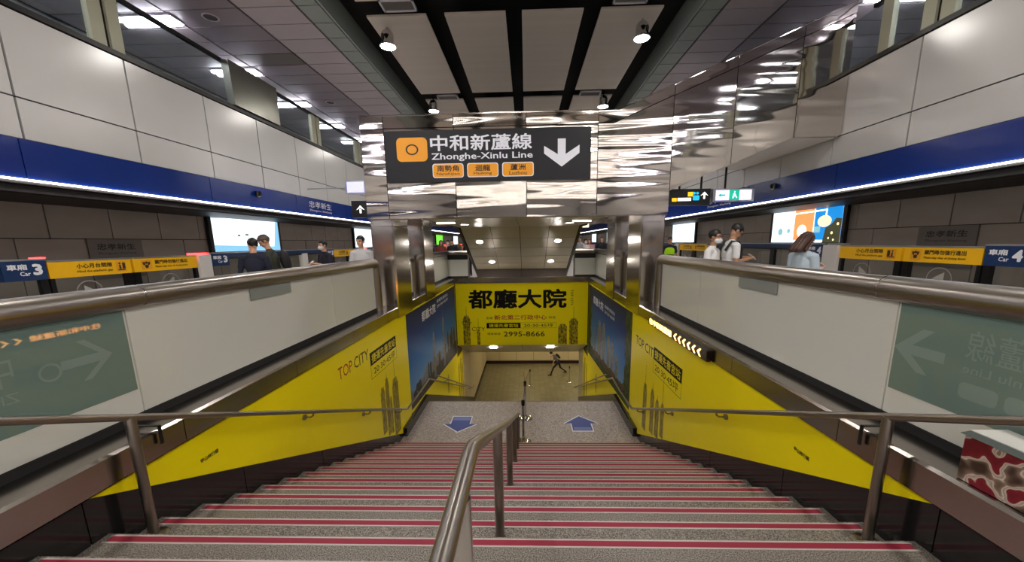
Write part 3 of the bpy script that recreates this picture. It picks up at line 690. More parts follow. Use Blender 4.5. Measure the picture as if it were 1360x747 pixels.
# central handrail
t = thing('stair_handrail', 'polished steel handrail on posts running down the middle of the stairs', 'handrail', (0, 2.2, -.45))
b = B(); b.tube([(0, .0, .86), (0, 1.12, .86), (0, 1.2, .85), (0, 1.28, .815), (0, 3.64, -.32), (0, 7.1, -1.93), (0, 7.22, -2.0), (0, 7.26, -2.1), (0, 7.26, -2.7)], .028, M_rail, 18); b.obj('rail', t)
for y, z in ((.95, 0), (2.22, -.45), (3.6, -1.05), (4.98, -1.65), (6.3, -2.25)):
    zt = .84 if y < 1.2 else .815 - .4826 * (y - 1.28)
    p = B().tube([(0, y, z), (0, y, zt)], .032, M_rail, 14).obj('post', t)
    B().lathe((0, y, z), [(.001, .008), (.045, .008), (.048, 0)], M_rail, 16).obj('flange', p)

# stanchions with a dark red belt
def stanchion(x, y, z, lab):
    t = thing('belt_stanchion', lab, 'stanchion', (x, y, z))
    b = B(); b.lathe((x, y, z), [(.001, .02), (.05, .035), (.16, .02), (.175, .008), (.175, 0)], M_chrome, 24); b.obj('base', t)
    B().tube([(x, y, z + .02), (x, y, z + .9)], .03, M_chrome, 14).obj('post', t)
    b = B(); b.lathe((x, y, z), [(.033, .84), (.038, .86), (.038, .95), (.03, .965), (.001, .97)], M_gateblk, 16); b.obj('belt_head', t)
    return t
s1 = stanchion(.1, 7.34, -2.7, 'chrome belt stanchion on the landing beside the end of the middle handrail')
s2 = stanchion(.14, 8.42, -2.7, 'chrome belt stanchion farther back on the landing, dark red belt attached')
s3 = stanchion(.35, 20.4, -6.7, 'belt stanchion on the lower floor, middle of the hall')
s4 = stanchion(2.7, 20.9, -6.7, 'belt stanchion on the lower floor beside the walking person')
def belt(p, a, b_, m):
    a, b_ = Vector(a), Vector(b_); q = B()
    d = (b_ - a); n = Vector((-d.y, d.x, 0)).normalized() * .003
    q.prism([a + Vector((0, 0, -.025)), b_ + Vector((0, 0, -.025)), b_ + Vector((0, 0, .025)), a + Vector((0, 0, .025))], n, m); q.obj('belt', p)
M_belt = mat('dark red belt', '#5a1418', .6)
belt(s1, (.1, 7.38, -1.80), (.14, 8.38, -1.80), M_belt)
belt(s2, (.14, 8.46, -1.80), (.1, 9.3, -1.84), M_belt)
belt(s3, (.32, 20.4, -5.80), (.0, 18.2, -5.75), M_belt)

# floor arrows on the landing
for s in (-1, 1):
    xc = -1.42 if s < 0 else 1.46
    t = thing('floor_arrow', 'blue arrow sticker on the landing %s' % ('pointing down the picture, left of the middle rail' if s < 0 else 'pointing up the picture, right of the middle rail'), 'floor sticker', (xc, 8.15, -2.7))
    def arrow(k, w_, d):
        if s < 0: pts = [(xc, 7.75), (xc + .39, 8.12), (xc + .23, 8.12), (xc + .23, 8.50), (xc - .23, 8.50), (xc - .23, 8.12), (xc - .39, 8.12)]
        else: pts = [(xc, 8.53), (xc - .39, 8.15), (xc - .23, 8.15), (xc - .23, 7.80), (xc + .23, 7.80), (xc + .23, 8.15), (xc + .39, 8.15)]
        cx, cy = xc, 8.14
        return [(cx + (u - cx) * k, cy + (v - cy) * k) for u, v in pts]
    art('G', -2.7, [arrow(1.08, 0, 0)], M_textw, t, 'white_border', .0015)
    art('G', -2.7, [arrow(.98, 0, 0)], M_arrowb, t, 'blue_arrow', .0025)
    yy = (8.30, 8.46) if s < 0 else (7.83, 7.97)
    art('G', -2.7, [[(xc - .2, yy[0]), (xc + .2, yy[0]), (xc + .2, yy[1]), (xc - .2, yy[1])]], M_arrowl, t, 'text_bar', .0035)

# ------------------------------------------------------------------ advertisements on the stair walls
M_sky = D.materials.new('printed evening sky'); M_sky.use_nodes = True
nt = M_sky.node_tree; bs = nt.nodes['Principled BSDF']; ge = nt.nodes.new('ShaderNodeNewGeometry'); sx = nt.nodes.new('ShaderNodeSeparateXYZ')
mr = nt.nodes.new('ShaderNodeMapRange'); mr.inputs[1].default_value = -2.3; mr.inputs[2].default_value = -.1
rp = nt.nodes.new('ShaderNodeValToRGB'); rp.color_ramp.elements[0].color = lin('#7fa6cc'); rp.color_ramp.elements[1].color = lin('#17203f')
e = rp.color_ramp.elements.new(.45); e.color = lin('#2f6fb4'); e = rp.color_ramp.elements.new(.75); e.color = lin('#1d3a76')
nt.links.new(ge.outputs['Position'], sx.inputs[0]); nt.links.new(sx.outputs[2], mr.inputs[0]); nt.links.new(mr.outputs[0], rp.inputs[0]); nt.links.new(rp.outputs[0], bs.inputs['Base Color']); bs.inputs['Roughness'].default_value = .5; bs.inputs['Specular IOR Level'].default_value = .15
P_t1 = mat('printed tower dark', '#232225', .5, spec=.15, col2='#5d5751', vscale=9, vstretch=(1, 4, 2)); P_t2 = mat('printed tower light', '#3f4046', .5, spec=.15, col2='#a39d96', vscale=9, vstretch=(1, 6, 1.5))
P_g = mat('printed greenery', '#1b2a17', .5, spec=.15, col2='#4e5a34', vscale=8); P_br = mat('printed autumn trees', '#3c2d1c', .5, spec=.15, col2='#6d5638', vscale=9)
P_yb = mat('printed brown line art', '#5c4d08', .4, col2='#b8a200', vscale=16, vstretch=(1, 3, .6), contrast=(.4, .6))
def tower(u, w_, z0, z1, step=.25, spire=0):
    k = w_ / 2; h = z1 - z0
    pts = [(u - k, z0), (u + k, z0), (u + k, z1 - h * .12), (u + k * .7, z1 - h * .06), (u + k * .6, z1), (u - k * .6, z1), (u - k * .7, z1 - h * .06), (u - k, z1 - h * .12)]
    r = [pts]
    if spire: r.append([(u - .012, z1), (u + .012, z1), (u + .004, z1 + spire), (u - .004, z1 + spire)])
    return r
for s in (-1, 1):
    f = FACE[s]; c0 = s * 2.62; S = SIDE[s]
    mp = mapper(f, c0)
    t = thing('wall_advertisement', 'yellow advertising sheet with black tower drawings on the %s wall of the upper flight' % S, 'advertisement', (s * 2.6, 5, -1))
    pts = [(1.97, .022), (7.55, YL(7.55)), (8.19, -2.60), (8.19, .022)]
    B().prism([mp(u, v) for u, v in pts], (-s * .02, 0, 0), M_yellow).obj('sheet', t)
    c = s * 2.60
    def T(str_, a, b_, v0, v1, m, bold=0, mir=False, nm='lettering'):
        return text(str_, f, c, *( (a, b_) if s < 0 else (b_, a)), v0, v1, m, t, nm, bold)
    if s < 0: e0, e1, g0, g1 = 5.1, 6.15, 6.2, 7.5
    else: e0, e1, g0, g1 = 6.6, 7.9, 5.49, 6.77
    zt = -.23 if s < 0 else -.46
    w_ = e1 - e0
    if s < 0: T('TOP', e0, e0 + w_ * .42, zt - .19, zt, M_red); T('CITY', e0 + w_ * .48, e1, zt - .19, zt, M_black)
    else: T('TOP', e1 - w_ * .42, e1, zt - .19, zt, M_black); T('CITY', e0, e1 - w_ * .48, zt - .19, zt, M_black)
    z1 = -.34 if s < 0 else -.41; z0 = z1 - .24
    art(f, c, [[(g0, z0), (g1, z0), (g1, z1), (g0, z1)]], M_black, t, 'black_bar', .0015)
    text('捷運先嗇宮站', f, c, *((g0 + .06, g1 - .06) if s < 0 else (g1 - .06, g0 + .06)), z0 + .035, z1 - .035, M_yellow, t, 'lettering', .01, d=.003)
    T('20·30·45坪', g0 + .12, g1 - .1, z0 - .20, z0 - .05, M_black)
    fr = [[(g0, z0 - .25), (g1, z0 - .25), (g1, z0 - .242), (g0, z0 - .242)], [(g0, z0 - .25), (g0 + .008, z0 - .25), (g0 + .008, z0), (g0, z0)], [(g1 - .008, z0 - .25), (g1, z0 - .25), (g1, z0), (g1 - .008, z0)]]
    art(f, c, fr, M_textb, t, 'outline', .0015)
    # line-drawn towers
    tw = []
    if s < 0: tw = [(6.62, .20, -2.1, -1.15, 0), (6.85, .18, -2.25, -1.05, .1), (7.28, .34, -2.45, -1.2, .55), (7.0, .1, -2.3, -1.5, 0)]
    else: tw = [(7.15, .22, -2.3, -1.3, .4), (6.72, .2, -2.15, -1.25, .15), (6.45, .2, -2.1, -1.35, .1), (6.2, .16, -1.95, -1.3, .5)]
    for u, ww, a, b_, sp in tw:
        a = max(a, YL(u) + .02)
        art(f, c, tower(u, ww, a, b_, spire=sp), P_yb, t, 'printed_tower', .0012)
    T('甲山林行銷', (2.78 if s < 0 else 2.93), (2.96 if s < 0 else 3.11), -.255 if s < 0 else -.315, -.215 if s < 0 else -.275, M_textb, .02)
    # big photo poster on the landing wall
    t = thing('wall_poster', 'dark blue city skyline photo poster with white title on the %s landing wall' % S, 'poster', (s * 2.6, 11, -1.5)) if s < 0 else \
        thing('wall_poster', 'blue photo poster of white apartment towers and trees on the right landing wall', 'poster', (s * 2.6, 11, -1.5))
    B().prism([mp(u, v) for u, v in [(8.2, -2.48), (14.1, -3.0), (14.1, .022), (8.2, .022)]], (-s * .018, 0, 0), M_yellow).obj('yellow_border', t)
    c = s * 2.602
    zbm = lambda u: -2.40 - .06 * max(0, u - 8.2)
    def A(polys, m, nm, d): 
        art(f, c, polys, m, t, nm, d)
    A([[(8.24, zbm(8.24)), (14.05, zbm(14.05)), (14.05, -.05), (8.24, -.05)]], M_sky, 'printed_sky', .0015)
    rng = random.Random(3 if s < 0 else 5)
    if s < 0:
        for i in range(26):
            u = 8.35 + i * .22; h = .35 + .9 * ((u - 8.2) / 5.9) * rng.uniform(.6, 1.05) + rng.uniform(0, .15)
            ww = rng.uniform(.14, .26)
            A(tower(u, ww, zbm(u) + .1, zbm(u) + h, spire=0), P_t1 if rng.random() < .55 else P_t2, 'printed_tower', .002 + .0004 * rng.random())
        A(tower(10.6, .22, zbm(10.6) + .1, -1.05, spire=.3), P_t2, 'printed_tower', .0028); A(tower(11.9, .26, zbm(11.9) + .1, -.85, spire=.45), P_t2, 'printed_tower', .0028)
        A([[(8.24, zbm(8.24)), (14.05, zbm(14.05)), (14.05, zbm(14.05) + .55), (8.24, zbm(8.24) + .22)]], P_t1, 'printed_street', .0026)
        ta, tb, sa, sb = 9.5, 11.0, 11.2, 12.8
        text('都廳大院', f, c, ta, tb, -.50, -.22, M_textw, t, bold=.01, d=.004)
        text('捷運先嗇宮站', f, c, sa, sb, -.26, -.16, M_textw, t, d=.004); text('20·30·45坪', f, c, sa, sb, -.42, -.32, M_textw, t, d=.004)
    else:
        for u, ww, h in ((12.6, .3, 1.25), (11.9, .5, 1.6), (11.25, .42, 1.62), (10.55, .34, 1.35), (10.1, .3, 1.25), (9.55, .32, 1.0)):
            A(tower(u, ww, zbm(u) + .1, zbm(u) + h, spire=0), P_t2, 'printed_tower', .0020)
        pts = [(8.24, zbm(8.24))]
        n_ = 40
        for i in range(n_ + 1):
            u = 8.24 + 5.8 * i / n_; pts.append((u, zbm(u) + .42 + .16 * noise.noise(Vector((u * 3, 1, 0))) + .1 * noise.noise(Vector((u * 9, 5, 0)))))
        pts.append((14.05, zbm(14.05)))
        A([pts], P_br, 'printed_trees', .0030)
        pts = [(8.24, zbm(8.24)), ] + [(8.75 + .22 * noise.noise(Vector((v * 4, 2, 0))) , v) for v in [-2.3 + .1 * i for i in range(23)]] + [(8.24, -.05)]
        A([pts], P_g, 'printed_tree', .0034)
        pts = [(14.05, zbm(14.05)), ] + [(13.45 + .25 * noise.noise(Vector((v * 4, 7, 0))) , v) for v in [-2.6 + .1 * i for i in range(22)]] + [(14.05, -.4)]
        A([pts], P_g, 'printed_tree', .0034)
        A([[(8.24, zbm(8.24)), (14.05, zbm(14.05)), (14.05, zbm(14.05) + .3), (8.24, zbm(8.24) + .16)]], P_g, 'printed_lawn', .0036)
        text('都廳大院', f, c, 13.1, 11.4, -.62, -.34, M_textw, t, bold=.01, d=.004)
        text('捷運先嗇宮站', f, c, 11.2, 9.9, -.46, -.36, M_textw, t, d=.004); text('20·30·45坪', f, c, 11.2, 9.9, -.62, -.52, M_textw, t, d=.004)
    # yellow sheet of the lower flight
    t = thing('wall_advertisement', 'yellow advertising sheet with tower drawings on the %s wall of the lower flight' % S, 'advertisement', (s * 2.6, 12.5, -4))
    B().prism([mp(u, v) for u, v in [(9.42, NOSE(9.42) + .2), (15.32, NOSE(15.32) + .1), (15.32, -3.0), (14.1, -2.98), (9.42, -2.6)]], (-s * .017, 0, 0), M_yellow).obj('sheet', t)
    for u, ww, a, b_ in ((14.3, .2, -4.9, -3.3), (14.75, .25, -5.0, -3.2), (15.1, .2, -5.1, -3.5), (12.3, .15, -3.7, -3.0)):
        art(f, s * 2.603, tower(u, ww, a, b_), P_yb, t, 'printed_tower', .001)
# big sheet across the back wall
t = thing('wall_advertisement', 'big yellow advertisement with four bold black characters across the back wall', 'advertisement', (0, 14.1, -2.4))
B().box(-2.57, 2.57, 14.1, 14.12, -2.45, .028, M_yellow).obj('sheet', t)
c = 14.1
def TB(s_, u0, u1, v0, v1, m, bold=0., d=.003): return text(s_, 'F', c, u0, u1, v0, v1, m, t, 'lettering', bold, d)
TB('都廳大院', -2.08, 1.75, -.98, -.22, M_black, .03)
TB('新北第二行政中心', -1.08, .98, -1.43, -1.24, M_red, .015)
TB('坐擁', -1.4, -1.14, -1.40, -1.3, M_textb); TB('特區', 1.05, 1.33, -1.40, -1.3, M_textb)
art('F', c, [[(-1.39, -1.77), (-.05, -1.77), (-.05, -1.55), (-1.39, -1.55)]], M_black, t, 'black_bar')
TB('捷運先嗇宮站', -1.3, -.14, -1.73, -1.59, M_yellow, .01, .005)
TB('20·30·45坪', .08, 1.24, -1.73, -1.59, M_textb, .005)
art('F', c, [[(-.05, -1.77), (1.36, -1.77), (1.36, -1.762), (-.05, -1.762)], [(-.05, -1.558), (1.36, -1.558), (1.36, -1.55), (-.05, -1.55)], [(1.352, -1.77), (1.36, -1.77), (1.36, -1.55), (1.352, -1.55)]], M_textb, t, 'outline')
TB('禮賓專線', -1.37, -.85, -2.04, -1.95, M_textb); TB('2995-8666', -.72, .9, -2.11, -1.9, M_textb, .012)
TB('TOP', -2.38, -1.98, -1.63, -1.5, M_textb); TB('CITY', -1.98, -1.45, -1.87, -1.72, M_textb)
for u, ww, a, b_, sp in ((-2.18, .28, -2.44, -1.25, .38), (-1.72, .13, -2.44, -1.85, .5), (1.6, .34, -2.44, -1.62, .03), (2.03, .34, -2.44, -1.4, .5)):
    art('F', c, tower(u, ww, a, b_, spire=sp), P_yb, t, 'printed_tower', .0012)
o = text('TOP CITY', 'F', c, 0, .62, 0, .1, M_textb, t, 'lettering')       # turned on its side beside the title
for v in o.data.vertices:
    x, z = v.co.x, v.co.z + wloc(t).z
    v.co.x = 1.9 + z; v.co.z = -.26 - x - wloc(t).z

# ------------------------------------------------------------------ the direction sign on the beam
t = thing('direction_sign', 'charcoal overhead direction sign with white characters, orange badges and down arrow', 'sign', (-.55, 7.5, 2.77))
c = 7.545
B().box(-2.55, 1.47, c, 7.586, 2.77, 3.73, M_sign).obj('sign_board', t)
def ZP(px, py_):  # zoom pixels of the board (1360 wide crop) to board coordinates
    return -2.55 + (px - 113) / (1200 - 113) * 4.02, 3.73 - (py_ - 165) / (438 - 165) * .96
def TS(s_, a, b_, m, bold=0., d=.003):
    (u0, v1), (u1, v0) = ZP(*a), ZP(*b_); return text(s_, 'F', c, u0, u1, v0, v1, m, t, 'lettering', bold, d)
def ZR(x0, x1, y0, y1, r): 
    (u0, v1), (u1, v0) = ZP(x0, y0), ZP(x1, y1); return rrect(u0, u1, v0, v1, r)
art('F', c, [ZR(177, 341, 201, 327, .09)], M_orange, t, 'orange_badge', .0015)
u, v = ZP(259, 264); art('F', c, ring(u, v, .1, .24, ru=.125), M_signblk, t, 'line_symbol', .003)
TS('中和新蘆線', (357, 192), (893, 275), M_signw, .018)
TS('Zhonghe-Xinlu Line', (361, 286), (896, 330), M_signw, .014)
for x0, x1, a, b_ in ((363, 529, '南勢角', 'Nanshijiao'), (548, 714, '迴龍', 'Huilong'), (734, 901, '蘆洲', 'Luzhou')):
    art('F', c, [ZR(x0, x1, 341, 417, .05)], M_signw, t, 'badge_border', .0012)
    art('F', c, [ZR(x0 + 4, x1 - 4, 345, 413, .045)], M_orange, t, 'orange_badge', .0022)
    k = 58 if len(a) == 3 else 40; xc = (x0 + x1) / 2
    TS(a, (xc - k, 351), (xc + k, 384), M_signblk, .02, .0035)
    k = {10: 62, 7: 48, 6: 46}[len(b_)]; TS(b_, (xc - k, 388), (xc + k, 407), M_signblk, .005, .0035)
pts = [(1027, 224), (1068, 224), (1068, 305), (1140, 258), (1140, 300), (1048, 370), (956, 300), (956, 260), (1027, 305)]
art('F', c, [[ZP(*p) for p in reversed([(1027, 224), (1068, 224), (1068, 306), (1048, 322), (1027, 306)])], [ZP(*p) for p in reversed([(1048, 318), (1140, 258), (1140, 300), (1048, 370)])],
             [ZP(*p) for p in reversed([(956, 260), (1048, 318), (1048, 370), (956, 300)])]], M_signw, t, 'down_arrow', .002)

# led strip sign on the right curb
t = thing('led_sign', 'narrow amber lit sign with characters and chevrons on the right stair curb', 'sign', (2.55, 5.7, .05))
B().box(2.50, 2.559, 4.6, 6.85, .015, .16, mat('dark maroon housing', '#1c0c0a', .25)).obj('housing', t)
M_amber = mat('amber leds', '#ffb35a', emit=6.)
text('往中和新蘆線', 'R', 2.5, 6.8, 5.75, .035, .14, M_amber, t, bold=.02)
for i in range(6):
    u = 5.66 - i * .16
    art('R', 2.5, [[(u, .088), (u - .07, .14), (u - .11, .14), (u - .05, .088)], [(u, .088), (u - .05, .088), (u - .11, .035), (u - .07, .035)]], M_amber, t, 'chevron')

# marbled block on the right curb
t = thing('marbled_box', 'red and cream marbled box with a white top on the right stair curb', 'box', (2.75, 1.5, .24))
mm = D.materials.new('red and cream swirls'); mm.use_nodes = True; nt = mm.node_tree; bs = nt.nodes['Principled BSDF']
ge = nt.nodes.new('ShaderNodeNewGeometry'); wv = nt.nodes.new('ShaderNodeTexWave'); wv.inputs['Scale'].default_value = 4.5; wv.inputs['Distortion'].default_value = 7; wv.inputs['Detail'].default_value = 1.5; wv.inputs['Detail Scale'].default_value = 1.6
rp = nt.nodes.new('ShaderNodeValToRGB'); rp.color_ramp.elements[0].color = lin('#6d1222'); rp.color_ramp.elements[1].color = lin('#3b2a22')
for p_, h_ in ((.3, '#86202e'), (.36, '#cdbfae'), (.55, '#a08f80'), (.62, '#d6cabb'), (.7, '#8a7263')): e = rp.color_ramp.elements.new(p_); e.color = lin(h_)
nt.links.new(ge.outputs['Position'], wv.inputs['Vector']); nt.links.new(wv.outputs['Color'], rp.inputs[0]); nt.links.new(rp.outputs[0], bs.inputs['Base Color']); bs.inputs['Roughness'].default_value = .3
B().box(2.6, 2.8, .6, 1.93, .238, .50, mm).obj('body', t)
B().prism([(2.585, .6, .5), (2.61, .6, .525), (2.61, 1.92, .525), (2.585, 1.945, .5)], (.21, 0, 0), mat('dark grey lid edge', '#59625f', .3)).obj('lid_edge', t)
B().box(2.61, 2.8, .6, 1.92, .502, .53, mat('white lid', '#e4e2dc', .3)).obj('lid', t)

# hanging signs above the platforms
t = thing('hanging_sign', 'black hanging sign with yellow, blue and white up arrow over the right platform', 'sign', (4.0, 9, 2.36))
B().box(3.5, 4.5, 9, 9.12, 2.36, 2.73, M_gateblk).obj('sign_box', t)
for x in (3.8, 4.3): B().tube([(x, 9.06, 2.73), (x, 9.06, 2.9 + .4 * (x - 3.9))], .025, M_gateblk, 8).obj('hanger', t)
E_y = mat('lit yellow', '#ffc21a', emit=.8); E_cy = mat('lit cyan', '#22b8e8', emit=.7); E_wt = mat('lit white', '#fffaf0', emit=1.); E_gr = mat('lit green', '#12b890', emit=.6); E_lav = mat('lit lavender white', '#d8d6ff', emit=.75)
art('F', 9, [[(3.98, 2.56), (4.1, 2.56), (4.1, 2.66), (3.98, 2.66)], [(3.62, 2.45), (3.73, 2.45), (3.73, 2.53), (3.62, 2.53)]], E_y, t, 'yellow_mark', .003)
art('F', 9, [[(3.75, 2.46), (4.06, 2.46), (4.06, 2.53), (3.75, 2.53)]], E_wt, t, 'white_bar', .003)
art('F', 9, [rrect(4.1, 4.25, 2.47, 2.58, .02), circle(4.13, 2.63, .03), circle(4.2, 2.63, .03)], E_cy, t, 'lift_symbol', .003)
art('F', 9, [[(4.34, 2.5), (4.38, 2.5), (4.38, 2.62), (4.34, 2.62)], [(4.27, 2.57), (4.36, 2.61), (4.36, 2.66)], [(4.36, 2.66), (4.36, 2.61), (4.45, 2.57)]], E_wt, t, 'up_arrow', .003)
t = thing('hanging_sign', 'white lit exit sign with green figure hanging over the right platform', 'sign', (5.0, 9, 2.43))
B().box(4.56, 5.5, 9, 9.12, 2.43, 2.72, M_alu).obj('sign_box', t)
B().tube([(4.85, 9.06, 2.72), (4.85, 9.06, 3.2)], .025, M_gateblk, 8).obj('hanger', t)
art('F', 9, [[(4.62, 2.46), (5.44, 2.46), (5.44, 2.69), (4.62, 2.69)]], E_lav, t, 'lit_face', .003)
art('F', 9, [[(4.93, 2.46), (5.16, 2.46), (5.16, 2.69), (4.93, 2.69)]], E_gr, t, 'green_field', .005)
art('F', 9, [circle(5.05, 2.645, .02), [(5.0, 2.5), (5.03, 2.5), (5.07, 2.58), (5.06, 2.62), (5.02, 2.61)], [(5.05, 2.57), (5.1, 2.5), (5.12, 2.51), (5.07, 2.6)]], E_lav, t, 'running_figure', .007)
art('F', 9, [[(4.68, 2.575), (4.74, 2.615), (4.74, 2.59), (4.84, 2.59), (4.84, 2.56), (4.74, 2.56), (4.74, 2.535)][::-1]], E_gr, t, 'arrow', .005)
t = thing('hanging_sign', 'black hanging sign with white up arrow beside the left front column', 'sign', (-4.0, 10, 2.3))
B().box(-4.45, -3.35, 10, 10.12, 2.28, 2.72, M_gateblk).obj('sign_box', t)
B().tube([(-3.36, 10.06, 2.6), (-3.03, 10.06, 2.6)], .025, M_gateblk, 8).obj('hanger', t)
art('F', 10, [[(-4.24, 2.40), (-4.19, 2.40), (-4.19, 2.5), (-4.24, 2.5)], [(-4.33, 2.48), (-4.215, 2.53), (-4.215, 2.6)], [(-4.215, 2.6), (-4.215, 2.53), (-4.10, 2.48)]], E_wt, t, 'up_arrow', .003)
art('F', 10, [rrect(-4.04, -3.86, 2.36, 2.5, .02), circle(-3.98, 2.56, .03)], E_cy, t, 'lift_symbol', .003)
t = thing('hanging_sign', 'small lavender lit sign hanging near the white wall over the left platform', 'sign', (-4.9, 11, 3.1))
B().box(-5.05, -4.45, 11, 11.1, 3.02, 3.42, M_alu).obj('sign_box', t)
art('F', 11, [[(-5.0, 3.07), (-4.5, 3.07), (-4.5, 3.37), (-5.0, 3.37)]], mat('lit lavender', '#b9b8ff', emit=.8), t, 'lit_face', .003)
B().tube([(-5.04, 11.05, 3.2), (-6.2, 11.05, 3.2)], .02, M_alu, 8).obj('hanger', t)
t = thing('hanging_sign', 'blank white lit sign hanging far down the right platform', 'sign', (3.7, 24, 2.4))
B().box(3.5, 4.2, 24, 24.1, 2.43, 2.8, E_c).obj('sign_box', t)
B().tube([(3.85, 24.05, 2.8), (3.85, 24.05, 6.2)], .02, M_gateblk, 8).obj('hanger', t)
# platform name in the blue fascia and small domes
for s in (-1, 1):
    t = thing('station_name', 'white station name lettering on the blue fascia over the %s platform' % SIDE[s], 'lettering', (s * 6.15, 11.7, 2.7))
    u = (10.95, 12.2) if s < 0 else (12.6, 11.2)
    text('忠孝新生', FACE[s], s * 6.15, u[0], u[1], 2.68, 2.87, M_textw, t, d=.004)
    text('Zhongxiao Xinsheng', FACE[s], s * 6.15, u[0], u[1], 2.56, 2.63, M_textw, t, d=.004)
    b = B(); y = 8.82 if s < 0 else 9.3
    b.lathe((s * 6.1, y, 2.78), [(.07, .06), (.07, .02), (.06, -.03), (.03, -.06), (.001, -.07)], M_gateblk, 16)
    b.box(s * 6.1, s * 6.16, y - .05, y + .05, 2.78, 2.84, M_gateblk)
    b.obj('dome_camera', label='small black dome camera on the blue fascia over the %s platform' % SIDE[s], cat='camera')

# ------------------------------------------------------------------ platform screen gates
def door(G, s, a, b_, kind):
    x = s * 5.9; f = FACE[s]; dr = thing('door_leaf', None, None, (0, 0, 0)); dr.parent = G
    dr.location = (0, 0, 0); 
    base = wloc(G)
    b = B(); b.box(x - .012, x + .012, a + .05, b_ - .05, .1, 1.2, M_gateglass); b.obj('glass', dr)
    b = B()
    for q in ((a, a + .05) if kind == 1 else (a, a + .09), (b_ - .09, b_) if kind == 1 else (b_ - .05, b_)): b.box(x - .03, x + .03, q[0], q[1], 0, 1.2, M_gateblk)
    b.box(x - .03, x + .03, a, b_, 0, .1, M_gateblk); b.obj('frame', dr)
    b = B(); b.box(x - .035, x + .035, a, b_, 1.2, 1.41, M_gatey); b.box(x - .04, x + .04, a, b_, 1.41, 1.43, M_alu); b.obj('yellow_header', dr)
    return dr
gates = {-1: (4.50, 5.49, 5.53, 6.64), 1: (4.76, 5.73, 5.77, 6.87)}
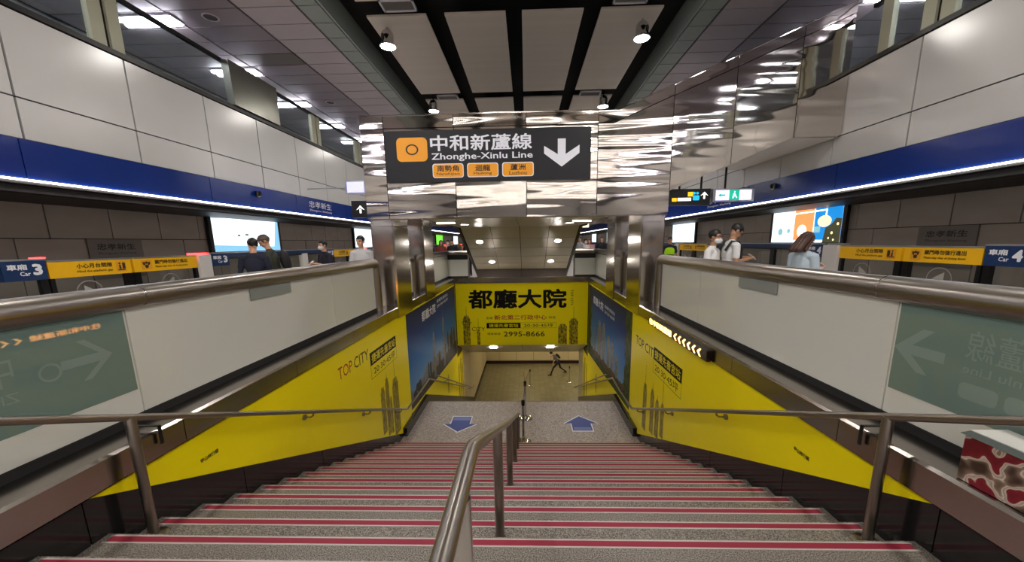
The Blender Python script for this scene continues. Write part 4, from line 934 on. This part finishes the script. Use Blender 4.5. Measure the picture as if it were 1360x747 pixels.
for s in (-1, 1):
    G = thing('platform_gate', 'half height platform gates with yellow and navy headers along the %s platform' % SIDE[s], 'platform gate', (s * 5.9, 6, 0))
    f = FACE[s]; x = s * 5.9; xf = x - s * .035
    for rep in range(-1, 7):
        o_ = 7.03 * rep if rep else 0
        a0, a1, b0, b1 = [v + o_ for v in gates[s]]
        d1 = door(G, s, a0, a1, 1); d2 = door(G, s, b0, b1, 2)
        if rep in (0, 1):
            far_first = [('小心月台間隙', 'Mind the platform gap'), ('關門時勿強行進出', 'Please stay clear of closing doors')]
            left_leaf, right_leaf = ((a0, a1), (b0, b1)) if s < 0 else ((b0, b1), (a0, a1))
            for (la, lb), (zh, en), side_ in ((left_leaf, far_first[0], 1), (right_leaf, far_first[1], 0)):
                dd = d1 if (la == a0) else d2
                Lw = lb - la
                if s < 0: m_ = lambda q: la + Lw * q
                else: m_ = lambda q: lb - Lw * q
                ra, rb = (.30, .74) if side_ else (.30, .82)
                text(zh, f, xf, m_(ra), m_(rb), 1.31, 1.375, M_textb, dd, bold=.02, d=.003)
                text(en, f, xf, m_(ra), m_(rb), 1.245, 1.285, M_textb, dd, bold=.01, d=.003)
                pc = (.79, .93) if side_ else (.10, .25)
                u0, u1 = sorted((m_(pc[0]), m_(pc[1])))
                art(f, xf, [[(u0, 1.23), (u1, 1.23), (u1, 1.38), (u0, 1.38)]], mat('pictogram ground', '#e6a020', .5), dd, 'pictogram', .002)
                um = (u0 + u1) / 2
                if side_: art(f, xf, [[(u0 + .02, 1.25), (u1 - .02, 1.25), (u1 - .02, 1.265), (u0 + .02, 1.265)], [(um - .03, 1.27), (um, 1.27), (um - .01, 1.33), (um - .03, 1.33)], circle(um - .02, 1.35, .014, 10), [(um + .015, 1.27), (u1 - .015, 1.27), (u1 - .015, 1.36), (um + .015, 1.36)]], M_textb, dd, 'pictogram_figure', .004)
                else: art(f, xf, [[(u0 + .02, 1.35), (um - .02, 1.35), (um - .02, 1.29), (u0 + .03, 1.31)], [(um + .02, 1.35), (u1 - .02, 1.35), (u1 - .03, 1.31), (um + .02, 1.29)], circle(um, 1.28, .028, 12), circle(um, 1.34, .02, 10)], M_textb, dd, 'pictogram_figure', .004)
                # circled arrow on the glass
                cu = m_(.42 if side_ else .52); xg = x - s * .013
                art(f, xg, ring(cu, .98, .16, .06, 28), M_ringw, dd, 'arrow_ring', .002)
                dirn = (1 if side_ else -1) * (1 if s < 0 else -1)
                art(f, xg, [[(cu - .06 * dirn, .88), (cu + .09 * dirn, .98), (cu - .06 * dirn, 1.08)]], M_ringw, dd, 'arrow_head', .002)
        # lamp pillar
        pl = thing('pillar', None, None); pl.parent = G; pl.location = (0, 0, 0)
        pa = b1 + .01; pb = b1 + (.27 if s < 0 else .34)
        B().box(x - .08, x + .08, pa, pb, 0, 1.43, M_gatew).obj('pillar_case', pl)
        B().box(x - .05, x + .05, pa - .1, pb - .05, 1.432, 1.462, M_redlamp if s < 0 else M_alu).obj('lamp', pl)
        if s < 0 and rep == 0: B().box(x - .05, x + .05, a0 - .1, a0 - .01, 1.46, 1.475, M_redlamp).obj('red_lamp', G)
        # fixed bays: navy header, black frames, glass
        fa, fb = pb, a0 + 7.03 - .02
        bay = thing('fixed_panel', None, None); bay.parent = G; bay.location = (0, 0, 0)
        b = B(); b.box(x - .05, x + .05, fa, fb, 1.36, 1.44, M_gatebl); b.box(x - .055, x + .055, fa, fb, 1.44, 1.46, M_alu); b.obj('header', bay)
        b = B(); n_ = 3; wd = (fb - fa) / n_
        for i in range(n_):
            for q in (fa + i * wd, fa + (i + 1) * wd - .07): b.box(x - .03, x + .03, q, q + .07, 0, 1.36, M_gateblk)
            b.box(x - .03, x + .03, fa + i * wd, fa + (i + 1) * wd, 0, .12, M_gateblk); b.box(x - .03, x + .03, fa + i * wd, fa + (i + 1) * wd, 1.32, 1.36, M_gateblk)
        b.obj('frame', bay)
        B().box(x - .01, x + .01, fa + .03, fb - .03, .1, 1.33, M_gateglass).obj('glass', bay)
        B().box(x - .05, x + .05, fa + wd * 2 - .12, fa + wd * 2 + .12, 0, 1.36, M_gatew).obj('white_jamb', bay)
        # car number plates: just before the doors, and behind the pillar
        for pa_, pb_ in ((a0 - .43, a0 - .03), (fa + .02, fa + .45)):
            if rep not in (0, 1): break
            B().box(x - .056, x + .056, pa_, pb_, 1.2, 1.44, M_gatebl).obj('car_plate', bay)
            c_ = x - s * .056; U = (lambda q: pa_ + (pb_ - pa_) * q) if s < 0 else (lambda q: pb_ - (pb_ - pa_) * q)
            text('車廂', f, c_, U(.1), U(.55), 1.33, 1.40, M_textw, bay, bold=.03, d=.003)
            text('Car', f, c_, U(.36), U(.60), 1.26, 1.31, M_textw, bay, bold=.02, d=.003)
            text('3' if s < 0 else '4', f, c_, U(.66), U(.9), 1.26, 1.40, M_textw, bay, bold=.05, d=.003)
# ================================================================== PEOPLE
def _usphere(n=12, m=8):
    vs = [Vector((0, 0, 1))]; fs = []
    for i in range(1, m):
        a = math.pi * i / m
        for j in range(n): b_ = 2 * math.pi * j / n; vs.append(Vector((math.sin(a) * math.cos(b_), math.sin(a) * math.sin(b_), math.cos(a))))
    vs.append(Vector((0, 0, -1)))
    for j in range(n): fs.append((0, 1 + j, 1 + (j + 1) % n))
    for i in range(m - 2):
        for j in range(n): fs.append((1 + i * n + j, 1 + (i + 1) * n + j, 1 + (i + 1) * n + (j + 1) % n, 1 + i * n + (j + 1) % n))
    L_ = len(vs) - 1; o = 1 + (m - 2) * n
    for j in range(n): fs.append((L_, o + (j + 1) % n, o + j))
    return vs, fs
SPH = _usphere()
SPHF = _usphere(24, 16)
class Blob:
    def __init__(s): s.v = []; s.f = []; s.seg = []
    def cap(s, p1, p2, r1, r2, tag_=None):
        p1, p2 = Vector(p1), Vector(p2); ax = (p2 - p1); ax = ax.normalized() if ax.length > 1e-6 else Vector((0, 0, 1)); o = len(s.v)
        q = Vector((0, 0, 1)).rotation_difference(ax)
        for n_ in SPH[0]:
            d = q @ n_
            s.v.append((p2 + d * r2) if n_.z > 0 else (p1 + d * r1))
        s.f += [tuple(o + i for i in f_) for f_ in SPH[1]]
        if tag_: s.seg.append((p1, p2, (r1 + r2) / 2, tag_))
    def ell(s, c, r, M=None, tag_=None, sp=None):
        c = Vector(c); o = len(s.v); S_ = sp or SPHF
        for n_ in S_[0]:
            d = Vector((n_.x * r[0], n_.y * r[1], n_.z * r[2]))
            s.v.append(c + (M @ d if M else d))
        s.f += [tuple(o + i for i in f_) for f_ in S_[1]]
        if tag_:
            a = Vector((0, 0, r[2] * .5)); a = M @ a if M else a
            s.seg.append((c - a, c + a, (r[0] + r[1]) / 2, tag_))
def remesh(blob, voxel, smooth=3):
    me = D.meshes.new('tmp'); me.from_pydata([tuple(v) for v in blob.v], [], blob.f); me.update()
    ob = D.objects.new('tmp', me); COL.objects.link(ob)
    m = ob.modifiers.new('r', 'REMESH'); m.mode = 'VOXEL'; m.voxel_size = voxel; m.use_smooth_shade = True
    m = ob.modifiers.new('s', 'SMOOTH'); m.iterations = smooth; m.factor = .5
    dg = bpy.context.evaluated_depsgraph_get(); out = D.meshes.new_from_object(ob.evaluated_get(dg))
    D.objects.remove(ob); D.meshes.remove(me); return out
def segdist(p, a, b_):
    d = b_ - a; L2 = d.dot(d)
    t = 0 if L2 < 1e-9 else max(0, min(1, (p - a).dot(d) / L2))
    return (p - (a + d * t)).length
M_skin = mat('warm skin', '#d9a587', .5); M_skin2 = mat('tan skin', '#b98a6c', .5)
M_hairk = mat('black hair', '#120e0e', .45); M_hairb = mat('brown hair', '#4a2f25', .42, var=.25, vscale=60, vstretch=(3, 3, .4)); M_hairg = mat('greyish brown hair', '#57483f', .5, var=.2, vscale=50)
M_mask = mat('white face mask', '#e9ecee', .7); M_lips = mat('lips', '#9a5b50', .5); M_eye = mat('dark eyes', '#1a1210', .3)
def cloth(name, col): return mat(name, col, .8, bump=.004, bscale=14)
def person(name_label, x, y, face_deg, H=1.7, top='#ffffff', low='#20232a', shoe='#161616', hair='short', hairm=None, skin=None, pose='stand', z0=0., mask=False,
           voxel=.011, head_yaw=0, head_pitch=0, sleeves='short', lean=0, group=None, extra=None, glasses=False):
    K = H / 1.70; skin = skin or M_skin; hairm = hairm or M_hairk
    ML = {'skin': skin, 'top': cloth('cloth ' + top, top), 'low': cloth('cloth ' + low, low), 'shoe': mat('shoe ' + shoe, shoe, .5)}
    root = thing('person', name_label, 'person', (x, y, z0), group)
    fr = math.radians(face_deg)                     # 0 = faces +y
    RZ = Matrix.Rotation(fr, 3, 'Z')
    lp = math.radians(lean); hip = Vector((0, 0, .93))
    LN = Matrix.Rotation(-lp, 3, 'X')
    def up_(p): return hip + LN @ (Vector(p) - hip)
    b = Blob(); sk = 'skin'; slv = 'top' if sleeves == 'long' else sk
    b.ell(up_((0, 0, 1.27)), (.165, .108, .19), LN, 'top'); b.ell(up_((0, .005, 1.08)), (.145, .105, .17), LN, 'top'); b.ell((0, 0, .93), (.165, .115, .12), None, 'low')
    b.cap(up_((-.15, 0, 1.395)), up_((.15, 0, 1.395)), .062, .062, 'top'); b.cap(up_((-.07, -.01, 1.42)), up_((.07, -.01, 1.42)), .065, .065, 'top')
    nb, nt_ = up_((0, -.01, 1.43)), up_((0, .012, 1.53)); b.cap(nb, nt_, .056, .052, sk)
    arms = {'stand': [((.24, .0, 1.14), (.25, .07, .90))] * 2, 'phone': [((.22, .02, 1.13), (.08, .27, 1.22)), ((.22, .02, 1.13), (.06, .26, 1.20))],
            'cross': [((.23, .05, 1.13), (.02, .22, 1.12))] * 2, 'run': [((.22, .16, 1.22), (.16, .34, 1.10)), ((.25, -.2, 1.16), (.2, -.1, .95))]}[pose]
    hands = []
    for sd in (-1, 1):
        e_, w_ = arms[0 if sd < 0 else 1]
        sh = up_((sd * .185, 0, 1.385)); el = up_((sd * e_[0], e_[1], e_[2])); wr = up_((sd * w_[0], w_[1], w_[2]))
        mid = sh.lerp(el, .62)
        b.cap(sh, mid, .062, .055, 'top'); b.cap(mid, el, .049, .043, slv); b.cap(el, wr, .042, .029, slv)
        d = (wr - el).normalized(); sidev = d.cross(Vector((0, 0, 1))); sidev = sidev.normalized() if sidev.length > .1 else Vector((1, 0, 0)); palm_n = sidev.cross(d).normalized()
        pc = wr + d * .05; Mx = Matrix((sidev, palm_n, d)).transposed()
        b.ell(pc, (.042, .018, .055), Mx, sk, SPH)
        curl = .9 if pose in ('phone',) else .45
        for k_, (off, ln) in enumerate(((-.031, .066), (-.010, .076), (.011, .072), (.031, .056))):
            base = wr + d * .092 + sidev * off
            d1 = (d + palm_n * -.35 * curl).normalized(); d2 = (d + palm_n * -1.5 * curl).normalized()
            p1 = base + d1 * ln * .55; p2 = p1 + d2 * ln * .5
            b.cap(base, p1, .0095, .009, sk); b.cap(p1, p2, .009, .0075, sk)
        tb = wr + d * .03 + sidev * (-.035 * sd if True else 0); t1 = tb + (d * .6 - sidev * .7 * sd - palm_n * .4).normalized() * .04; t2 = t1 + (d - palm_n * .5).normalized() * .03
        b.cap(tb, t1, .013, .011, sk); b.cap(t1, t2, .011, .009, sk)
        hands.append(wr + d * .09)
    legs = {'run': [((.09, .33, .55), (.10, .50, .10), .5), ((.09, -.12, .50), (.1, -.48, .22), -.6)]}.get(pose, [((.10, .03, .50), (.105, -.01, .09), 0), ((.10, .03, .50), (.105, -.01, .09), 0)])
    for sd, (kn, an, _) in zip((-1, 1), legs):
        h_ = Vector((sd * .09, 0, .90)); kn = Vector((sd * kn[0], kn[1], kn[2])); an = Vector((sd * an[0], an[1], an[2]))
        b.cap(h_, kn, .086, .06, 'low'); b.cap(kn, an, .058, .042, 'low')
        toe = an + Vector((sd * .015, .15, -.05)); b.cap(an + Vector((0, -.03, -.045)), toe, .042, .034, 'shoe')
    # head
    hc = nt_ + LN @ Vector((0, .018, .10)); HM = LN @ (Matrix.Rotation(math.radians(head_yaw), 3, 'Z') @ Matrix.Rotation(math.radians(-head_pitch), 3, 'X'))
    def hp(p): return hc + HM @ Vector(p)
    b.ell(hp((0, -.008, .03)), (.074, .092, .088), HM, sk); b.ell(hp((0, .02, -.035)), (.058, .068, .078), HM, sk)
    b.cap(hp((0, .082, .02)), hp((0, .102, -.018)), .010, .014, sk); b.ell(hp((0, .062, -.094)), (.022, .018, .016), HM, sk, SPH)
    for sd in (-1, 1):
        b.ell(hp((sd * .077, -.005, -.002)), (.010, .02, .032), HM, sk, SPH); b.ell(hp((sd * .035, .07, -.03)), (.02, .015, .02), HM, sk, SPH)
    b.cap(hp((-.045, .08, .035)), hp((.045, .08, .035)), .011, .011, sk)
    for i in range(len(b.v)): b.v[i] = RZ @ (b.v[i] * K)
    segs = [(RZ @ (a * K), RZ @ (c_ * K), r_ * K, t_) for a, c_, r_, t_ in b.seg]
    me = remesh(b, voxel * K, 2); me.name = 'body'
    tags_ = ['top', 'low', 'skin', 'shoe']
    me.materials.clear()
    for t_ in tags_: me.materials.append(ML[t_])
    idx = []
    for p in me.polygons:
        c_ = p.center; best = min(segs, key=lambda q: segdist(c_, q[0], q[1]) - q[2]); idx.append(tags_.index(best[3]))
    me.polygons.foreach_set('material_index', idx); me.polygons.foreach_set('use_smooth', [True] * len(idx))
    o = D.objects.new('body', me); COL.objects.link(o); o.parent = root
    def W(p): return RZ @ (hp(p) * K) + Vector((x, y, z0))
    def child(nm, build, m, label=None):
        q = Blob(); build(q); bb = B(); bb.faces(q.v, q.f, m, True); return bb.obj(nm, root, label)
    TR = lambda p: RZ @ (Vector(p) * K) + Vector((x, y, z0)); RM = RZ @ HM
    # eyes, brows, mouth
    for sd in (-1, 1):
        child('eye', lambda q: q.ell(W((sd * .031, .083, .012)), (.013 * K, .006 * K, .006 * K), RM, None, SPH), M_eye)
        child('eyebrow', lambda q: q.cap(W((sd * .018, .091, .036)), W((sd * .05, .082, .036)), .0045 * K, .0035 * K), hairm)
    if not mask: child('mouth', lambda q: q.ell(W((0, .087, -.052)), (.022 * K, .006 * K, .006 * K), RM, None, SPH), M_lips)
    else:
        def mk(q):
            q.ell(W((0, .045, -.052)), (.066 * K, .066 * K, .05 * K), RM)
        mo = child('face_mask', mk, M_mask)
        for sd in (-1, 1): pass
    if glasses:
        gl = B()
        for sd in (-1, 1): gl.tube([W((sd * .012 + sd * .024 * (1 - math.cos(a)) , .103, .012 + .016 * math.sin(a))) for a in [math.pi * 2 * i / 10 for i in range(11)]], .002, M_eye, 5)
        for sd in (-1, 1): gl.tube([W((sd * .06, .1, .014)), W((sd * .08, .0, .012))], .002, M_eye, 5)
        gl.obj('glasses', root)
    # hair
    q = Blob(); q.ell((0, -.012, .042), (.083, .10, .092))
    if hair == 'short' or hair == 'mid':
        pass
    vs = []
    for v in q.v:
        hl = .052 if v.y > .045 else (-.045 if hair == 'short' else -.075)
        if v.y > .0 and hair != 'short': hl = max(hl, .052 if v.y > .05 else -.02)
        if hair == 'short' and 0 < v.y <= .045: hl = .0
        n_ = noise.noise(v * 28 + Vector((x, y, 0))) * .008
        vv = v.copy()
        if v.z < hl:
            c0 = Vector((0, 0, .02)); vv = c0 + (v - c0) * .72
        else: vv = v + v.normalized() * n_
        vs.append(vv)
    bb = B(); bb.faces([W(v) for v in vs], q.f, hairm, True)
    if hair == 'long':
        q2 = Blob()
        for sd in (-1, 0, 1): q2.cap((sd * .045, -.045, .03), (sd * .06, -.085, -.20), .06, .045)
        for sd in (-1, 1): q2.cap((sd * .07, .0, .02), (sd * .085, -.01, -.17), .028, .026)
        bb.faces([W(v) for v in q2.v], q2.f, hairm, True)
    bb.obj('hair', root)
    if extra == 'backpack_straps':
        for sd in (-1, 1):
            bb = B(); pts_ = [(sd * .11, -.13, 1.30), (sd * .12, -.06, 1.46), (sd * .125, .05, 1.455), (sd * .125, .115, 1.36), (sd * .13, .125, 1.2), (sd * .15, .06, 1.08)]
            bb.tube([TR(up_(p)) for p in pts_], .02, M_hairk, 8); bb.obj('backpack_strap', root)
    if extra == 'backpack':
        q = Blob(); q.ell(up_((0, -.205, 1.22)), (.14, .085, .21), LN); bb = B(); bb.faces([TR(v) for v in q.v], q.f, mat('black backpack', '#17171a', .7), True)
        tag(bb.obj('backpack', None, 'black backpack worn by the %s' % ' '.join(name_label.split()[:8]), 'backpack', loc=TR(up_((0, -.19, 1.0)))))
    if extra == 'vest':
        q = Blob(); q.ell(up_((0, 0, 1.25)), (.178, .122, .19), LN); bb = B(); bb.faces([TR(v) for v in q.v], q.f, mat('lime safety vest', '#b8f01a', .6, emit=.1), True); bb.obj('safety_vest', root)
    if pose == 'phone':
        hm = (hands[0] + hands[1]) / 2 + LN @ Vector((0, .02, .01))
        M2 = RZ @ LN @ Matrix.Rotation(math.radians(-35), 3, 'X'); bb = B(); cs = [(-.037, -.075, -.004), (.037, -.075, -.004), (.037, .075, -.004), (-.037, .075, -.004), (-.037, -.075, .004), (.037, -.075, .004), (.037, .075, .004), (-.037, .075, .004)]
        bb.faces([TR(hm) + M2 @ Vector(c_) for c_ in cs], [(0, 3, 2, 1), (4, 5, 6, 7), (0, 1, 5, 4), (1, 2, 6, 5), (2, 3, 7, 6), (3, 0, 4, 7)], mat('phone case', '#d9d6d2', .3))
        tag(bb.obj('phone', None, 'phone held by the %s' % ' '.join(name_label.split()[:11]), 'phone', loc=TR(hm)))
    return root
person('person in a dark navy jacket seen from behind before the pale blue light box', -4.68, 6.5, 20, 1.66, '#1b1f33', '#1d1f26', hair='short', sleeves='long', head_yaw=35, head_pitch=12, mask=True)
person('person in a dark olive jacket with greyish hair bending toward the one in navy', -4.62, 7.0, 110, 1.74, '#3a3b30', '#22242a', hair='mid', hairm=M_hairg, sleeves='long', head_yaw=20, head_pitch=25, extra='backpack', lean=10)
person('person with white face mask and black hair looking at a phone by the left gates', -4.32, 8.2, 150, 1.63, '#1c1d2b', '#24262d', hair='mid', mask=True, pose='phone', skin=M_skin)
person('person in a pale grey shirt partly hidden by the left front column', -3.32, 7.85, 190, 1.70, '#cfcfd0', '#2a2c33', hair='mid', head_yaw=-15, sleeves='short', head_pitch=5)
person('person in a white shirt with face mask and glasses standing behind the right handrail', 3.26, 6.2, 225, 1.67, '#eceae6', '#31353d', mask=True, hair='short', skin=M_skin2, glasses=True, head_yaw=0)
person('taller person in a white shirt with black straps reading a phone', 3.70, 6.55, -95, 1.78, '#f1f1f0', '#2b2f38', hair='short', pose='phone', head_pitch=38, skin=M_skin2, glasses=True, extra='backpack_straps', lean=6)
person('person with long brown hair in a pale blue top reading a phone', 4.15, 5.4, -80, 1.60, '#bccbd6', '#4a5563', hair='long', hairm=M_hairb, pose='phone', sleeves='long', head_pitch=30)
person('person in a lime safety vest standing beside the right front column', 6.0 - 1.0, 12.6, 170, 1.62, '#2c3040', '#1c1e24', extra='vest', voxel=.014)
person('person in a grey shirt and dark trousers striding across the lower concourse', 2.15, 22.0, 90, 1.66, '#6f6d66', '#1f1d1c', hair='short', mask=True, pose='run', z0=-6.7, lean=40, head_pitch=-15, sleeves='short', extra='backpack', voxel=.013)
far_people = [(-4.25, 17.0, 160, 1.62, '#1c1e28', 'short', None, 'in black with short hair, leftmost behind the rear left guardrail'), (-3.75, 17.2, 200, 1.66, '#7a2b2b', 'long', M_hairb, 'in dark red with long brown hair behind the rear left guardrail'),
    (-3.72, 18.6, 175, 1.68, '#e9a78e', 'mid', None, 'in a salmon top behind the rear left guardrail'), (-3.28, 17.4, 180, 1.68, '#15161f', 'mid', None, 'in a black coat, middle of those behind the rear left guardrail'),
    (-2.75, 18.4, 185, 1.66, '#e58f8c', 'long', M_hairb, 'in a pink top behind the rear left guardrail'), (-2.55, 17.6, 175, 1.70, '#17181f', 'short', None, 'in black nearest the sloping soffit on the left'),
    (2.55, 16.2, 120, 1.74, '#c9c6cc', 'short', None, 'in a pale grey shirt nearest the sloping soffit on the right'), (2.95, 17.4, 200, 1.62, '#f0e8da', 'mid', None, 'in a cream top behind the rear right guardrail'),
    (3.45, 19.2, 170, 1.62, '#d69aa6', 'long', M_hairb, 'in a dusty pink top behind the rear right guardrail'), (3.75, 17.6, 165, 1.72, '#16181f', 'short', None, 'in a black jacket beside the rear right column')]
for px_, py_, fd, h_, tp, hr, hm_, ds in far_people:
    person('person ' + ds, px_, py_, fd, h_, tp, '#23252c', hair=hr, hairm=hm_, voxel=.016, sleeves='long' if 'black' in ds else 'short', mask=('salmon' in ds or 'cream' in ds))
